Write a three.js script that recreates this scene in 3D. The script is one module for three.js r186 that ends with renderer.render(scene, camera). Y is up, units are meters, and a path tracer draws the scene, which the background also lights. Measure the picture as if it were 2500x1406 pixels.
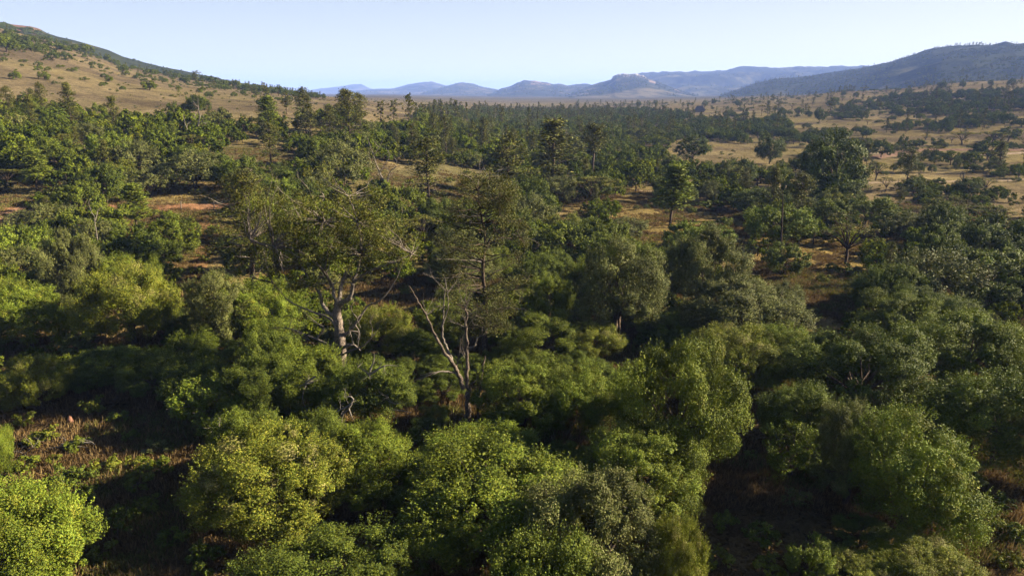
import * as THREE from 'three';

// ───────────── camera, sky, sun, air, exposure ─────────────
const D2R = Math.PI / 180, F = 1665, PITCH = 16, EYE = 30;           // focal length in pixels of the 2500 px wide photograph
const scene = new THREE.Scene();
const camera = new THREE.PerspectiveCamera(2 * Math.atan(703 / F) / D2R, 2500 / 1406, 1, 45000);
camera.position.set(0, EYE, 0);
camera.rotation.set(-PITCH * D2R, 0, 0);
const SUN_AZ = 71 * D2R, SUN_EL = 24 * D2R;                            // bearing clockwise from straight ahead
const toSun = new THREE.Vector3(Math.sin(SUN_AZ) * Math.cos(SUN_EL), Math.sin(SUN_EL), -Math.cos(SUN_AZ) * Math.cos(SUN_EL));
{
  const W = 512, H = 256, data = new Float32Array(W * H * 4);
  for (let j = 0; j < H; j++) for (let i = 0; i < W; i++) {
    const up = ((j + 0.5) / H - 0.5) * Math.PI, ro = ((i + 0.5) / W - 0.5) * 2 * Math.PI;
    const x = Math.cos(ro) * Math.cos(up), y = Math.sin(up), z = Math.sin(ro) * Math.cos(up);
    const c = x * toSun.x + y * toSun.y + z * toSun.z, e = Math.max(0, y);
    const h = [4.4, 3.4, 2.3].map((k) => Math.exp(-e * k)), g = Math.exp(-Math.acos(Math.min(1, Math.max(-1, c))) * 1.5);
    const zen = [0.0125, 0.024, 0.052], hor = [0.176, 0.189, 0.202], glow = [0.23, 0.19, 0.13];
    for (let k = 0; k < 3; k++) data[(j * W + i) * 4 + k] = zen[k] + (hor[k] - zen[k]) * h[k] + glow[k] * g * (0.25 + 0.75 * h[0]);
    data[(j * W + i) * 4 + 3] = 1;
  }
  const t = new THREE.DataTexture(data, W, H, THREE.RGBAFormat, THREE.FloatType);
  t.mapping = THREE.EquirectangularReflectionMapping; t.magFilter = THREE.LinearFilter; t.needsUpdate = true;
  scene.background = t; scene.environment = t;
}
const sun = new THREE.DirectionalLight(new THREE.Color(1, 0.87, 0.66), 5);
sun.position.copy(toSun).multiplyScalar(900); sun.target.position.set(0, 0, -150);
sun.castShadow = true; sun.shadow.mapSize.set(4096, 4096);
Object.assign(sun.shadow.camera, { left: -500, right: 500, top: 500, bottom: -500, near: 1, far: 4000 });
scene.add(sun, sun.target);
scene.fog = new THREE.FogExp2(new THREE.Color(0.30, 0.455, 1.0), 8.4e-5);
const renderer = new THREE.WebGLRenderer({ antialias: true });
renderer.toneMapping = THREE.LinearToneMapping;
renderer.toneMappingExposure = 5.1;
renderer.shadowMap.enabled = true;
renderer.setSize(1024, 575);

// ───────────── small helpers ─────────────
const ALB = 0.72;                                                      // keeps the dry season's base colours as dark as they are in the field
const V = (x, y, z) => new THREE.Vector3(x, y, z);
function rngOf(s) { s = (s * 2654435761) >>> 0; return () => { s = (s + 0x6d2b79f5) | 0; let t = Math.imul(s ^ (s >>> 15), 1 | s); t = (t + Math.imul(t ^ (t >>> 7), 61 | t)) ^ t; return ((t ^ (t >>> 14)) >>> 0) / 4294967296; }; }
const clamp = (x, a, b) => Math.min(b, Math.max(a, x)), lerp = (a, b, t) => a + (b - a) * t;
const sstep = (a, b, x) => { const t = clamp((x - a) / (b - a), 0, 1); return t * t * (3 - 2 * t); };
const hash2 = (x, y) => { let h = Math.imul(x | 0, 374761393) + Math.imul(y | 0, 668265263); h = Math.imul(h ^ (h >>> 13), 1274126177); return ((h ^ (h >>> 16)) >>> 0) / 4294967296; };
function vnoise(x, y) { const a = Math.floor(x), b = Math.floor(y), u = x - a, v = y - b, s = u * u * (3 - 2 * u), t = v * v * (3 - 2 * v); return lerp(lerp(hash2(a, b), hash2(a + 1, b), s), lerp(hash2(a, b + 1), hash2(a + 1, b + 1), s), t); }
const fbm = (x, y, o = 4) => { let s = 0, a = 0.5, n = 0; for (let i = 0; i < o; i++) { s += a * vnoise(x, y); n += a; x = x * 2.03 + 17.3; y = y * 2.03 - 9.1; a *= 0.5; } return s / n; };
const table = (t, x) => { if (x <= t[0][0]) return t[0][1]; for (let i = 1; i < t.length; i++) if (x <= t[i][0]) { const a = t[i - 1], b = t[i]; return lerp(a[1], b[1], (x - a[0]) / (b[0] - a[0])); } return t[t.length - 1][1]; };
const stable = (t, x) => { if (x <= t[0][0]) return t[0][1]; for (let i = 1; i < t.length; i++) if (x <= t[i][0]) { const a = t[i - 1], b = t[i], s = (x - a[0]) / (b[0] - a[0]); return lerp(a[1], b[1], s * s * (3 - 2 * s)); } return t[t.length - 1][1]; };
const used = new Map();
function numbered(n) { const k = used.get(n) ?? 0; used.set(n, k + 1); return k ? n + '_' + String(k).padStart(3, '0') : n; }
function tag(o, label, category, group) { o.userData = { label, category }; if (group) o.userData.group = group; return o; }
function kind(o, k, label) { o.userData.kind = k; if (label) o.userData.label = label; return o; }
function shade(o) { o.castShadow = o.receiveShadow = true; return o; }
const CP = Math.cos(PITCH * D2R), SP = Math.sin(PITCH * D2R);
function rayOf(px, py) { const u = (px - 1250) / F, v = (703 - py) / F; return V(u, v * CP - SP, -(v * SP + CP)).normalize(); }
function project(p) { const y = p.y - EYE, f = -p.z * CP - y * SP, u = y * CP - p.z * SP; return [1250 + F * p.x / f, 703 - F * u / f, f]; }

// ───────────── lie of the land: bearing is written as the column where it meets the horizon ─────────────
const bearing = (x, z) => { const a = clamp(Math.atan2(x, -z), -0.9, 0.9); return 1250 + (F / CP) * Math.tan(a); };
const RISE = [[-300, 25], [0, 24], [300, 24], [600, 23], [800, 20], [1000, 12], [1200, 4.5], [1400, 1], [1700, 0], [2600, 0]];
const CREST = [[-600, 122], [-200, 103], [0, 88], [130, 78], [200, 71], [300, 56], [420, 47], [500, 42], [650, 34], [740, 28], [850, 23], [1000, 14], [1250, 4], [1500, 3], [2600, 3]];
const EAST = [[1250, 4], [1500, 6], [1700, 11], [1900, 21], [2100, 32], [2400, 46], [2600, 52]];
function ground(x, z) {
  const r = Math.hypot(x, z), q = bearing(x, z);
  let h = stable(RISE, q) * sstep(85, 330, r);
  if (r > 320) {
    const s = clamp((r - 320) / 480, 0, 1), west = lerp(stable(RISE, q), table(CREST, q), Math.pow(s, 0.95));
    h = west - (r > 800 ? Math.min((r - 800) * 0.05, 22) * sstep(1000, 600, q) : 0);
    if (q > 1250) h += (stable(EAST, q) - 3) * Math.pow(clamp((r - 450) / 780, 0, 1), 1.05);
  }
  h += (fbm(x * 0.012 + 3, z * 0.012, 3) - 0.5) * 3.2 * sstep(60, 260, r) * sstep(3000, 900, r);
  h += (fbm(x * 0.09, z * 0.09 + 40, 2) - 0.5) * 0.8 * sstep(700, 100, r);
  return h;
}
function onGround(px, py, most = 4000) {
  const d = rayOf(px, py); let a = 20, b = 20;
  while (b < most) { const p = d.clone().multiplyScalar(b); if (p.y + EYE < ground(p.x, p.z)) break; a = b; b *= 1.01; }
  if (b >= most) return null;
  for (let i = 0; i < 24; i++) { const m = (a + b) / 2, p = d.clone().multiplyScalar(m); if (p.y + EYE < ground(p.x, p.z)) b = m; else a = m; }
  const p = d.multiplyScalar(b); return V(p.x, ground(p.x, p.z), p.z);
}
const at = (x, z) => V(x, ground(x, z), z);

// ───────────── textures ─────────────
function canvasOf(n, draw) { const c = document.createElement('canvas'); c.width = c.height = n; draw(c.getContext('2d'), n); const t = new THREE.CanvasTexture(c); t.wrapS = t.wrapT = THREE.RepeatWrapping; return t; }
function noiseTexture(n, f, srgb) {   // f(x, y in 0..1, wrapped noise) -> [r,g,b] bytes
  const d = new Uint8Array(n * n * 4);
  for (let j = 0; j < n; j++) for (let i = 0; i < n; i++) { const c = f(i / n, j / n); for (let k = 0; k < 3; k++) d[(j * n + i) * 4 + k] = clamp(c[k], 0, 255); d[(j * n + i) * 4 + 3] = 255; }
  const t = new THREE.DataTexture(d, n, n); t.wrapS = t.wrapT = THREE.RepeatWrapping; t.magFilter = THREE.LinearFilter; t.minFilter = THREE.LinearMipmapLinearFilter; t.generateMipmaps = true; if (srgb) t.colorSpace = THREE.SRGBColorSpace; t.needsUpdate = true; return t;
}
function wrapNoise(x, y, p, s = 0) { const X = x * p, Y = y * p, a = Math.floor(X), b = Math.floor(Y), u = X - a, v = Y - b, m = (k) => ((k % p) + p) % p, w = u * u * (3 - 2 * u), t = v * v * (3 - 2 * v); return lerp(lerp(hash2(m(a) + s, m(b)), hash2(m(a + 1) + s, m(b)), w), lerp(hash2(m(a) + s, m(b + 1)), hash2(m(a + 1) + s, m(b + 1)), w), t); }
const turf = noiseTexture(512, (x, y) => {
  const a = wrapNoise(x, y, 9, 1) * 0.3 + wrapNoise(x, y, 31, 2) * 0.3 + wrapNoise(x, y, 97, 3) * 0.25 + wrapNoise(x, y, 230, 4) * 0.25, b = wrapNoise(x, y, 61, 9), dark = b > 0.70 ? (b - 0.70) * 1.9 : 0;
  const v = 118 + a * 150 - dark * 150; return [v, v * (0.985 - dark * 0.05), v * (0.95 - dark * 0.1)];
}, true);
const turfBump = noiseTexture(512, (x, y) => { const v = 255 * (wrapNoise(x, y, 47, 5) * 0.5 + wrapNoise(x, y, 120, 6) * 0.5); return [v, v, v]; });
const barkMap = noiseTexture(256, (x, y) => { const a = wrapNoise(x * 1, y, 24, 1) * 0.4 + wrapNoise(x, y * 0.25, 64, 7) * 0.6, v = 70 + a * 185; return [v, v * 0.97, v * 0.93]; }, true);
const barkBump = noiseTexture(256, (x, y) => { const v = 255 * (wrapNoise(x, y * 0.25, 40, 7) * 0.7 + wrapNoise(x, y, 90, 3) * 0.3); return [v, v, v]; });

// ───────────── ground sheet ─────────────
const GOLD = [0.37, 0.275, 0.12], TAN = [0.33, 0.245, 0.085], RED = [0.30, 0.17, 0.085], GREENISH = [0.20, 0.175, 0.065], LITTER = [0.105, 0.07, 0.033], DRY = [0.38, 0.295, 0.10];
const mix3 = (a, b, t) => [lerp(a[0], b[0], t), lerp(a[1], b[1], t), lerp(a[2], b[2], t)];
function soil(x, z) {
  const r = Math.hypot(x, z), q = bearing(x, z), n1 = fbm(x * 0.02 + 5, z * 0.02, 4), n2 = fbm(x * 0.11, z * 0.11 + 7, 3), n3 = fbm(x * 0.006, z * 0.006 + 90, 3), n4 = vnoise(x * 0.6, z * 0.6);
  let c = mix3(GOLD, TAN, sstep(0.35, 0.65, n1));
  c = mix3(c, RED, sstep(0.56, 0.75, n2) * 0.2 * sstep(500, 120, r));
  c = mix3(c, GREENISH, sstep(0.5, 0.68, fbm(x * 0.035 - 11, z * 0.035, 3)) * 0.75 * sstep(700, 250, r));
  c = mix3(c, DRY, sstep(0.5, 0.7, n3) * 0.7 * sstep(200, 500, r));
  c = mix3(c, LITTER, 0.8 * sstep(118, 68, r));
  if (q < 1000 && r > 300) c = mix3(c, [0.34, 0.25, 0.125], 0.6);
  if (r > 180) { const s1 = fbm(x * 0.008 + z * 0.004, z * 0.045 + 11, 4), s2 = fbm(x * 0.07 + 31, z * 0.07, 3), w = sstep(180, 300, r); c = mix3(c, [0.20, 0.145, 0.075], 0.75 * sstep(0.5, 0.68, s1) * w); c = mix3(c, [0.40, 0.31, 0.11], 0.5 * sstep(0.52, 0.7, 1 - s1) * w); c = c.map((v) => v * lerp(1, 0.62 + 0.76 * s2, w)); }
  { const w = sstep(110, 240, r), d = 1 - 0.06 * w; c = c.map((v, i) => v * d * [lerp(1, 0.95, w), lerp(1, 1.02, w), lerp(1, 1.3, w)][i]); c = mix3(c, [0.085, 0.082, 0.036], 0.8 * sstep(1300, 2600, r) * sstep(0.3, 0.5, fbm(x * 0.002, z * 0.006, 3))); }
  const k = 0.82 + 0.36 * n4 * sstep(500, 60, r) + 0.18 * (n2 - 0.5);
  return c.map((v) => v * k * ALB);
}
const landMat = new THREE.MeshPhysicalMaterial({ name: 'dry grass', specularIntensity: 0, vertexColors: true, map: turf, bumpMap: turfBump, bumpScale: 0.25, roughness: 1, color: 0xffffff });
{
  const az = []; for (let a = -50; a <= 50; a += 0.4) az.push(a); for (let a = 55; a < 309; a += 6) az.push(a);
  const rs = []; for (let r = 14; r < 17000; r *= 1.017) rs.push(r);
  const pos = [], col = [], uv = [], idx = [], n = az.length;
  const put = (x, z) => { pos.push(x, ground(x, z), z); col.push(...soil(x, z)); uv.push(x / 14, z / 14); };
  put(0, 0);
  for (const r of rs) for (const a of az) put(r * Math.sin(a * D2R), -r * Math.cos(a * D2R));
  for (let j = 0; j < n; j++) idx.push(0, 1 + j, 1 + (j + 1) % n);
  for (let i = 0; i < rs.length - 1; i++) for (let j = 0; j < n; j++) { const a = 1 + i * n + j, b = 1 + i * n + (j + 1) % n; idx.push(a, a + n, b, b, a + n, b + n); }
  const g = new THREE.BufferGeometry();
  g.setAttribute('position', new THREE.Float32BufferAttribute(pos, 3)); g.setAttribute('color', new THREE.Float32BufferAttribute(col, 3)); g.setAttribute('uv', new THREE.Float32BufferAttribute(uv, 2));
  g.setIndex(idx.map((v, i) => v)); 
  // faces look up
  const I = g.index.array; for (let i = 0; i < I.length; i += 3) { const t = I[i + 1]; I[i + 1] = I[i + 2]; I[i + 2] = t; }
  g.computeVertexNormals();
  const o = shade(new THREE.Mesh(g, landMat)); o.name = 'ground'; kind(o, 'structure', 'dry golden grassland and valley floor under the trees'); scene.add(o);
  if (g.attributes.normal.getY(5000) < 0) throw new Error('ground is upside down');
}

// ───────────── hills beyond the valley ─────────────
const surfaces = [];
const hillMat = new THREE.MeshPhysicalMaterial({ name: 'scrubby hillside', specularIntensity: 0, vertexColors: true, roughness: 1, map: turf });
function hill(name, label, sky, dist0, near0, far0, opt = {}) {
  const SC = opt.scale ?? 2.0, of = (v, q) => (typeof v === 'function' ? v(q) : v) * SC, dist = (q) => of(dist0, q), near = (q) => of(near0, q), far = far0 * SC;
  const p0 = sky[0][0], p1 = sky[sky.length - 1][0], NA = Math.ceil((p1 - p0) / 3.2), NR = opt.rows ?? 70, pos = [], col = [], uv = [], idx = [];
  const H = (q, r) => {
    const D = typeof dist === 'function' ? dist(q) : dist, a = Math.atan((q - 1250) / (F / CP));
    const x = r * Math.sin(a), z = -r * Math.cos(a), g0 = Math.min(ground(x, z), opt.foot ?? 1e9) - 6, hc = EYE + D * Math.cos(a) * Math.tan(Math.atan((703 - table(sky, q)) / F) - PITCH * D2R);
    const s = r < D ? clamp((r - near(q)) / (D - near(q)), 0, 1) : clamp((far - r) / (far - D), 0, 1);
    const shape = r < D ? lerp(s, Math.sin(s * Math.PI / 2), 0.55) * lerp(0.75 + 0.25 * s, 1, opt.full ?? 0.5) : Math.sin(s * Math.PI / 2);
    const k = opt.rough ?? 1, X = x / SC, Z = z / SC, gull = (1 - Math.abs(2 * fbm(X * 0.0035 + (opt.seed ?? 0), Z * 0.0035, 4) - 1)) - 0.72;
    return g0 + (hc - g0) * shape + (gull * 55 + (fbm(X * 0.02, Z * 0.02, 3) - 0.5) * 14) * SC * k * Math.min(s * 2, 1) * (r < D ? 1 - Math.pow(s, 5) : 1) * clamp((hc - g0) / 90 / SC, 0.15, 1.4);
  };
  for (let i = 0; i <= NA; i++) {
    const q = lerp(p0, p1, i / NA), a = Math.atan((q - 1250) / (F / CP)), D = typeof dist === 'function' ? dist(q) : dist, n0 = near(q);
    for (let j = 0; j <= NR; j++) {
      const r = j < NR * 0.72 ? lerp(n0, D, j / (NR * 0.72)) : lerp(D, far, (j - NR * 0.72) / (NR * 0.28));
      const x = r * Math.sin(a), z = -r * Math.cos(a), y = H(q, r);
      pos.push(x, y, z); uv.push(x / 60, z / 60);
      const n = fbm(x * 0.012 / SC, z * 0.012 / SC + 20, 4), m = fbm(x * 0.05 / SC, z * 0.05 / SC, 3), s = clamp((r - n0) / (D - n0), 0, 1);
      let c = mix3(opt.grass ?? [0.24, 0.205, 0.115], opt.bush ?? [0.056, 0.062, 0.034], sstep(0.36, 0.56, n * 0.6 + m * 0.4 + (opt.lush ?? 0) + 0.12 * s));
      if (opt.paint) c = opt.paint(c, x, y, z, q, r, s);
      col.push(...c.map((v) => v * ALB));
    }
  }
  const w = NR + 1; for (let i = 0; i < NA; i++) for (let j = 0; j < NR; j++) { const a = i * w + j; idx.push(a, a + w, a + 1, a + 1, a + w, a + w + 1); }
  const g = new THREE.BufferGeometry(); g.setAttribute('position', new THREE.Float32BufferAttribute(pos, 3)); g.setAttribute('color', new THREE.Float32BufferAttribute(col, 3)); g.setAttribute('uv', new THREE.Float32BufferAttribute(uv, 2)); g.setIndex(idx); g.computeVertexNormals();
  if (g.attributes.normal.getY(Math.floor(pos.length / 6)) < 0) { const I = g.index.array; for (let i = 0; i < I.length; i += 3) { const t = I[i + 1]; I[i + 1] = I[i + 2]; I[i + 2] = t; } g.computeVertexNormals(); }
  const o = shade(new THREE.Mesh(g, hillMat)); o.name = name; kind(o, 'structure', label); scene.add(o);
  surfaces.push({ name, H, p0, p1, near, far, D: dist, SC, density: opt.density ?? 1 });
  return o;
}
hill('distant_ridge', 'pale blue farthest ridge carrying thin masts', [[690, 226], [740, 224], [790, 216], [830, 211], [865, 205], [883, 206], [905, 216], [935, 222], [990, 226]], 6200, () => 5200, 7400, { seed: 9, density: 0.5 });
hill('distant_hill', 'broad blue hill with a rounded double top', [[780, 236], [840, 226], [905, 219], [962, 217], [1001, 208], [1030, 204], [1058, 203], [1088, 210], [1120, 222], [1180, 238]], 4600, () => 3500, 5600, { seed: 3 });
hill('pointed_hill', 'blue hill with a small pointed summit', [[985, 244], [1030, 228], [1070, 216], [1100, 208], [1120, 203], [1131, 202], [1145, 205], [1178, 213], [1221, 222], [1262, 236], [1300, 246]], 3700, () => 2700, 4700, { seed: 14 });
hill('rocky_hill', 'bluish hill with a bare rocky crown', [[1110, 254], [1160, 244], [1200, 228], [1222, 219], [1245, 213], [1264, 205], [1279, 201], [1310, 202], [1333, 204], [1350, 207], [1361, 205], [1383, 210], [1405, 210], [1433, 209], [1470, 215], [1520, 235]], 3100, () => 2150, 4000, { seed: 21, rows: 90, paint: (c, x, y, z, q, r, s) => (q > 1295 && q < 1345 && s > 0.75 && fbm(x * 0.03, z * 0.03, 3) > 0.46 ? [0.38, 0.27, 0.2] : c) });
hill('long_ridge', 'long level ridge running behind the outcrop hill', [[1440, 212], [1520, 190], [1592, 184], [1660, 181], [1708, 178], [1780, 174], [1834, 172], [1900, 172], [1960, 171], [2068, 168], [2130, 168], [2240, 172], [2400, 190]], 3300, () => 2250, 4400, { seed: 5, rows: 90, grass: [0.2, 0.19, 0.1], full: 0.2 });
hill('outcrop_hill', 'hill with a flat craggy summit and pink rock slabs', [[1330, 256], [1361, 244], [1400, 226], [1448, 209], [1480, 200], [1494, 195], [1502, 187], [1520, 184], [1536, 185], [1552, 184], [1570, 188], [1592, 196], [1628, 210], [1664, 222], [1710, 234], [1790, 250]], 2450, () => 1650, 3300, { seed: 31, rows: 110, rough: 0.7, paint: (c, x, y, z, q, r, s) => {
  const slab = (q > 1584 && q < 1599 && s > 0.62 && s < 0.86) || (q > 1610 && q < 1668 && Math.abs(s - (0.86 - (q - 1610) * 0.0045)) < 0.045 && fbm(x * 0.02, z * 0.02, 3) > 0.4);
  if (slab) return [0.36, 0.265, 0.21];
  return s > 0.8 && fbm(x * 0.03, z * 0.03, 3) > 0.55 ? [0.3, 0.25, 0.2] : c; } });
hill('east_hill', 'long dark blue wooded hill rising on the sunny side', [[1760, 232], [1787, 223], [1834, 206], [1888, 194], [1960, 189], [2030, 180], [2086, 171], [2104, 167], [2158, 153], [2194, 141], [2230, 129], [2266, 121], [2320, 115], [2392, 114], [2500, 113], [2650, 112], [2800, 122], [3000, 160]], (q) => lerp(2300, 1900, clamp((q - 1790) / 700, 0, 1)), (q) => lerp(1750, 1180, clamp((q - 1790) / 500, 0, 1)), 3000, { seed: 40, rows: 100, lush: 0.12, rough: 0.6, bush: [0.07, 0.08, 0.05], grass: [0.22, 0.205, 0.12], scale: 1.45 });
hill('west_ridge', 'dark bushy ridge just behind the grassy slope', [[-320, 12], [-150, 34], [0, 54], [40, 56], [65, 60], [100, 64], [122, 72], [140, 84], [160, 91], [200, 100], [240, 112], [280, 125], [310, 139], [400, 164], [500, 185], [600, 206], [680, 217], [760, 232], [830, 244]], 1350, () => 930, 1900, { seed: 51, scale: 1, rows: 80, rough: 0.25, lush: 0.14, bush: [0.05, 0.06, 0.025], paint: (c, x, y, z, q, r, s) => (q > 45 && q < 125 && s > 0.6 && fbm(x * 0.05, z * 0.05, 3) > 0.42 ? [0.26, 0.15, 0.11] : c) });

// ───────────── dirt roads and bare soil ─────────────
function ribbon(name, label, pts, width, color, lift = 0.09) {
  const w = pts.map(([x, y]) => onGround(x, y)), c = new THREE.CatmullRomCurve3(w), len = c.getLength(), n = Math.ceil(len / 1.6), pos = [], col = [], uv = [], idx = [];
  for (let i = 0; i <= n; i++) {
    const p = c.getPointAt(i / n), t = c.getTangentAt(i / n), s = V(-t.z, 0, t.x).normalize();
    for (let j = 0; j <= 4; j++) {
      const k = (j / 4 - 0.5) * width * (0.85 + 0.3 * vnoise(i * 0.13, j * 3.1)), x = p.x + s.x * k, z = p.z + s.z * k, e = Math.abs(j - 2) / 2, v = 0.82 + 0.3 * fbm(x * 0.3, z * 0.3, 3) - 0.12 * (j === 2);
      pos.push(x, ground(x, z) + lift * (1 - 0.9 * e * e) + (e === 1 ? 0.0 : 0.02), z); col.push(...color.map((q) => q * v * ALB)); uv.push(x / 6, z / 6);
    }
  }
  for (let i = 0; i < n; i++) for (let j = 0; j < 4; j++) { const a = i * 5 + j; idx.push(a, a + 1, a + 5, a + 1, a + 6, a + 5); }
  const g = new THREE.BufferGeometry(); g.setAttribute('position', new THREE.Float32BufferAttribute(pos, 3)); g.setAttribute('color', new THREE.Float32BufferAttribute(col, 3)); g.setAttribute('uv', new THREE.Float32BufferAttribute(uv, 2)); g.setIndex(idx); g.computeVertexNormals();
  if (g.attributes.normal.getY(7) < 0) { const I = g.index.array; for (let i = 0; i < I.length; i += 3) { const t = I[i + 1]; I[i + 1] = I[i + 2]; I[i + 2] = t; } g.computeVertexNormals(); }
  const o = shade(new THREE.Mesh(g, new THREE.MeshPhysicalMaterial({ name: 'bare soil', specularIntensity: 0, vertexColors: true, map: turf, roughness: 1 }))); o.name = name; kind(o, 'structure', label); scene.add(o); return o;
}
ribbon('dirt_road', 'reddish dirt road crossing the clearing behind the old cedar', [[-60, 520], [40, 512], [160, 506], [300, 508], [420, 505], [540, 502], [700, 500], [800, 502], [900, 498], [1000, 490]], 4.2, [0.46, 0.25, 0.14], 0.14);
ribbon('bare_soil_patch', 'sandy orange bank of bare soil at the end of the dirt road', [[-70, 545], [-20, 532], [30, 524], [62, 512]], 8, [0.52, 0.31, 0.19], 0.2);
ribbon('farm_track', 'pale straight farm track beside the wire fence', [[1560, 466], [1650, 468], [1760, 465], [1860, 456], [1960, 449], [2120, 446], [2260, 444], [2400, 441], [2560, 432]], 3.2, [0.46, 0.36, 0.26], 0.16);
ribbon('plain_road', 'pale dirt road curving across the open plain', [[2120, 374], [2180, 375], [2270, 376], [2380, 378], [2560, 371]], 5, [0.46, 0.36, 0.27], 0.2);
ribbon('earth_bank', 'brown earth bank beyond the plain road', [[2130, 386], [2200, 372], [2260, 366], [2340, 366], [2450, 367], [2560, 360]], 9, [0.30, 0.2, 0.15], 0.5);
ribbon('foot_path', 'worn earth path leading between the shrubs to the clearing', [[470, 680], [490, 640], [480, 600], [500, 560], [500, 520]], 2.6, [0.32, 0.19, 0.09], 0.1);

// ───────────── foliage and wood builders ─────────────
class Leaves {                       // flat diamond leaves, two triangles each
  constructor() { this.p = []; this.c = []; this.i = []; }
  add(x, y, z, nx, ny, nz, tx, ty, tz, len, wid, col) {
    // t = direction of the leaf made perpendicular to the normal, b = across
    let d = nx * tx + ny * ty + nz * tz; tx -= nx * d; ty -= ny * d; tz -= nz * d; let l = Math.hypot(tx, ty, tz) || 1; tx /= l; ty /= l; tz /= l;
    const bx = ny * tz - nz * ty, by = nz * tx - nx * tz, bz = nx * ty - ny * tx, k = this.p.length / 3, h = len / 2, w = wid / 2, f = 0.12 * wid;
    this.p.push(x - tx * h, y - ty * h, z - tz * h, x + bx * w + nx * f, y + by * w + ny * f, z + bz * w + nz * f, x + tx * h, y + ty * h, z + tz * h, x - bx * w + nx * f, y - by * w + ny * f, z - bz * w + nz * f);
    for (let q = 0; q < 4; q++) this.c.push(col[0], col[1], col[2]);
    this.i.push(k, k + 1, k + 2, k, k + 2, k + 3);
  }
  geometry() { const g = new THREE.BufferGeometry(); g.setAttribute('position', new THREE.Float32BufferAttribute(this.p, 3)); g.setAttribute('color', new THREE.Float32BufferAttribute(this.c, 3)); g.setIndex(new THREE.Uint32BufferAttribute(this.i, 1)); return g; }
}
class Wood {                         // tapered round limbs
  constructor() { this.p = []; this.n = []; this.u = []; this.c = []; this.i = []; }
  limb(pts, r0, r1, sides = 6, col = [0.2, 0.17, 0.14], pow = 1) {
    const k0 = this.p.length / 3, m = pts.length; let prev = null, v = 0;
    for (let a = 0; a < m; a++) {
      const t = V().subVectors(pts[Math.min(a + 1, m - 1)], pts[Math.max(a - 1, 0)]).normalize();
      let s = prev ? prev.clone().addScaledVector(t, -prev.dot(t)) : V(t.z, 0.01, -t.x + 0.013).cross(t); if (s.lengthSq() < 1e-9) s = V(1, 0, 0); s.normalize(); prev = s;
      const b = V().crossVectors(t, s), r = lerp(r0, r1, Math.pow(a / (m - 1), pow)); if (a) v += pts[a].distanceTo(pts[a - 1]);
      for (let q = 0; q <= sides; q++) {
        const th = q / sides * 2 * Math.PI, cx = Math.cos(th), sx = Math.sin(th), nx = s.x * cx + b.x * sx, ny = s.y * cx + b.y * sx, nz = s.z * cx + b.z * sx, rr = r * (1 + 0.16 * Math.sin(q * 2.7 + a * 1.3));
        this.p.push(pts[a].x + nx * rr, pts[a].y + ny * rr, pts[a].z + nz * rr); this.n.push(nx, ny, nz); this.u.push(q / sides * Math.max(1, Math.round(r0 * 3)), v * 0.5); const w = 0.85 + 0.3 * vnoise(a * 0.9 + k0, q * 1.7); this.c.push(col[0] * w * ALB, col[1] * w * ALB, col[2] * w * ALB);
      }
    }
    const W = sides + 1; for (let a = 0; a < m - 1; a++) for (let q = 0; q < sides; q++) { const A = k0 + a * W + q, B = A + W; this.i.push(A, A + 1, B, A + 1, B + 1, B); }
    const tip = this.p.length / 3, e = pts[m - 1]; this.p.push(e.x, e.y, e.z); this.n.push(0, 1, 0); this.u.push(0, v); this.c.push(...col.map((v) => v * ALB)); for (let q = 0; q < sides; q++) this.i.push(k0 + (m - 1) * W + q, k0 + (m - 1) * W + q + 1, tip);
    return this;
  }
  geometry() { const g = new THREE.BufferGeometry(); g.setAttribute('position', new THREE.Float32BufferAttribute(this.p, 3)); g.setAttribute('normal', new THREE.Float32BufferAttribute(this.n, 3)); g.setAttribute('uv', new THREE.Float32BufferAttribute(this.u, 2)); g.setAttribute('color', new THREE.Float32BufferAttribute(this.c, 3)); g.setIndex(new THREE.Uint32BufferAttribute(this.i, 1)); return g; }
}
const leafMat = new THREE.MeshPhysicalMaterial({ name: 'leaves', vertexColors: true, side: THREE.DoubleSide, roughness: 0.6, transmission: 0.30, thickness: 0, specularIntensity: 0.15 });
const farLeafMat = new THREE.MeshPhysicalMaterial({ name: 'far leaves', vertexColors: true, side: THREE.DoubleSide, roughness: 0.9, transmission: 0.16, thickness: 0, specularIntensity: 0.04 });
const barkMat = new THREE.MeshPhysicalMaterial({ name: 'bark', specularIntensity: 0.2, vertexColors: true, roughness: 0.95, map: barkMap, bumpMap: barkBump, bumpScale: 0.04 });
const LIVE = [0.24, 0.185, 0.14], DEAD = [0.52, 0.46, 0.40], DARKBARK = [0.16, 0.12, 0.09];

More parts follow.
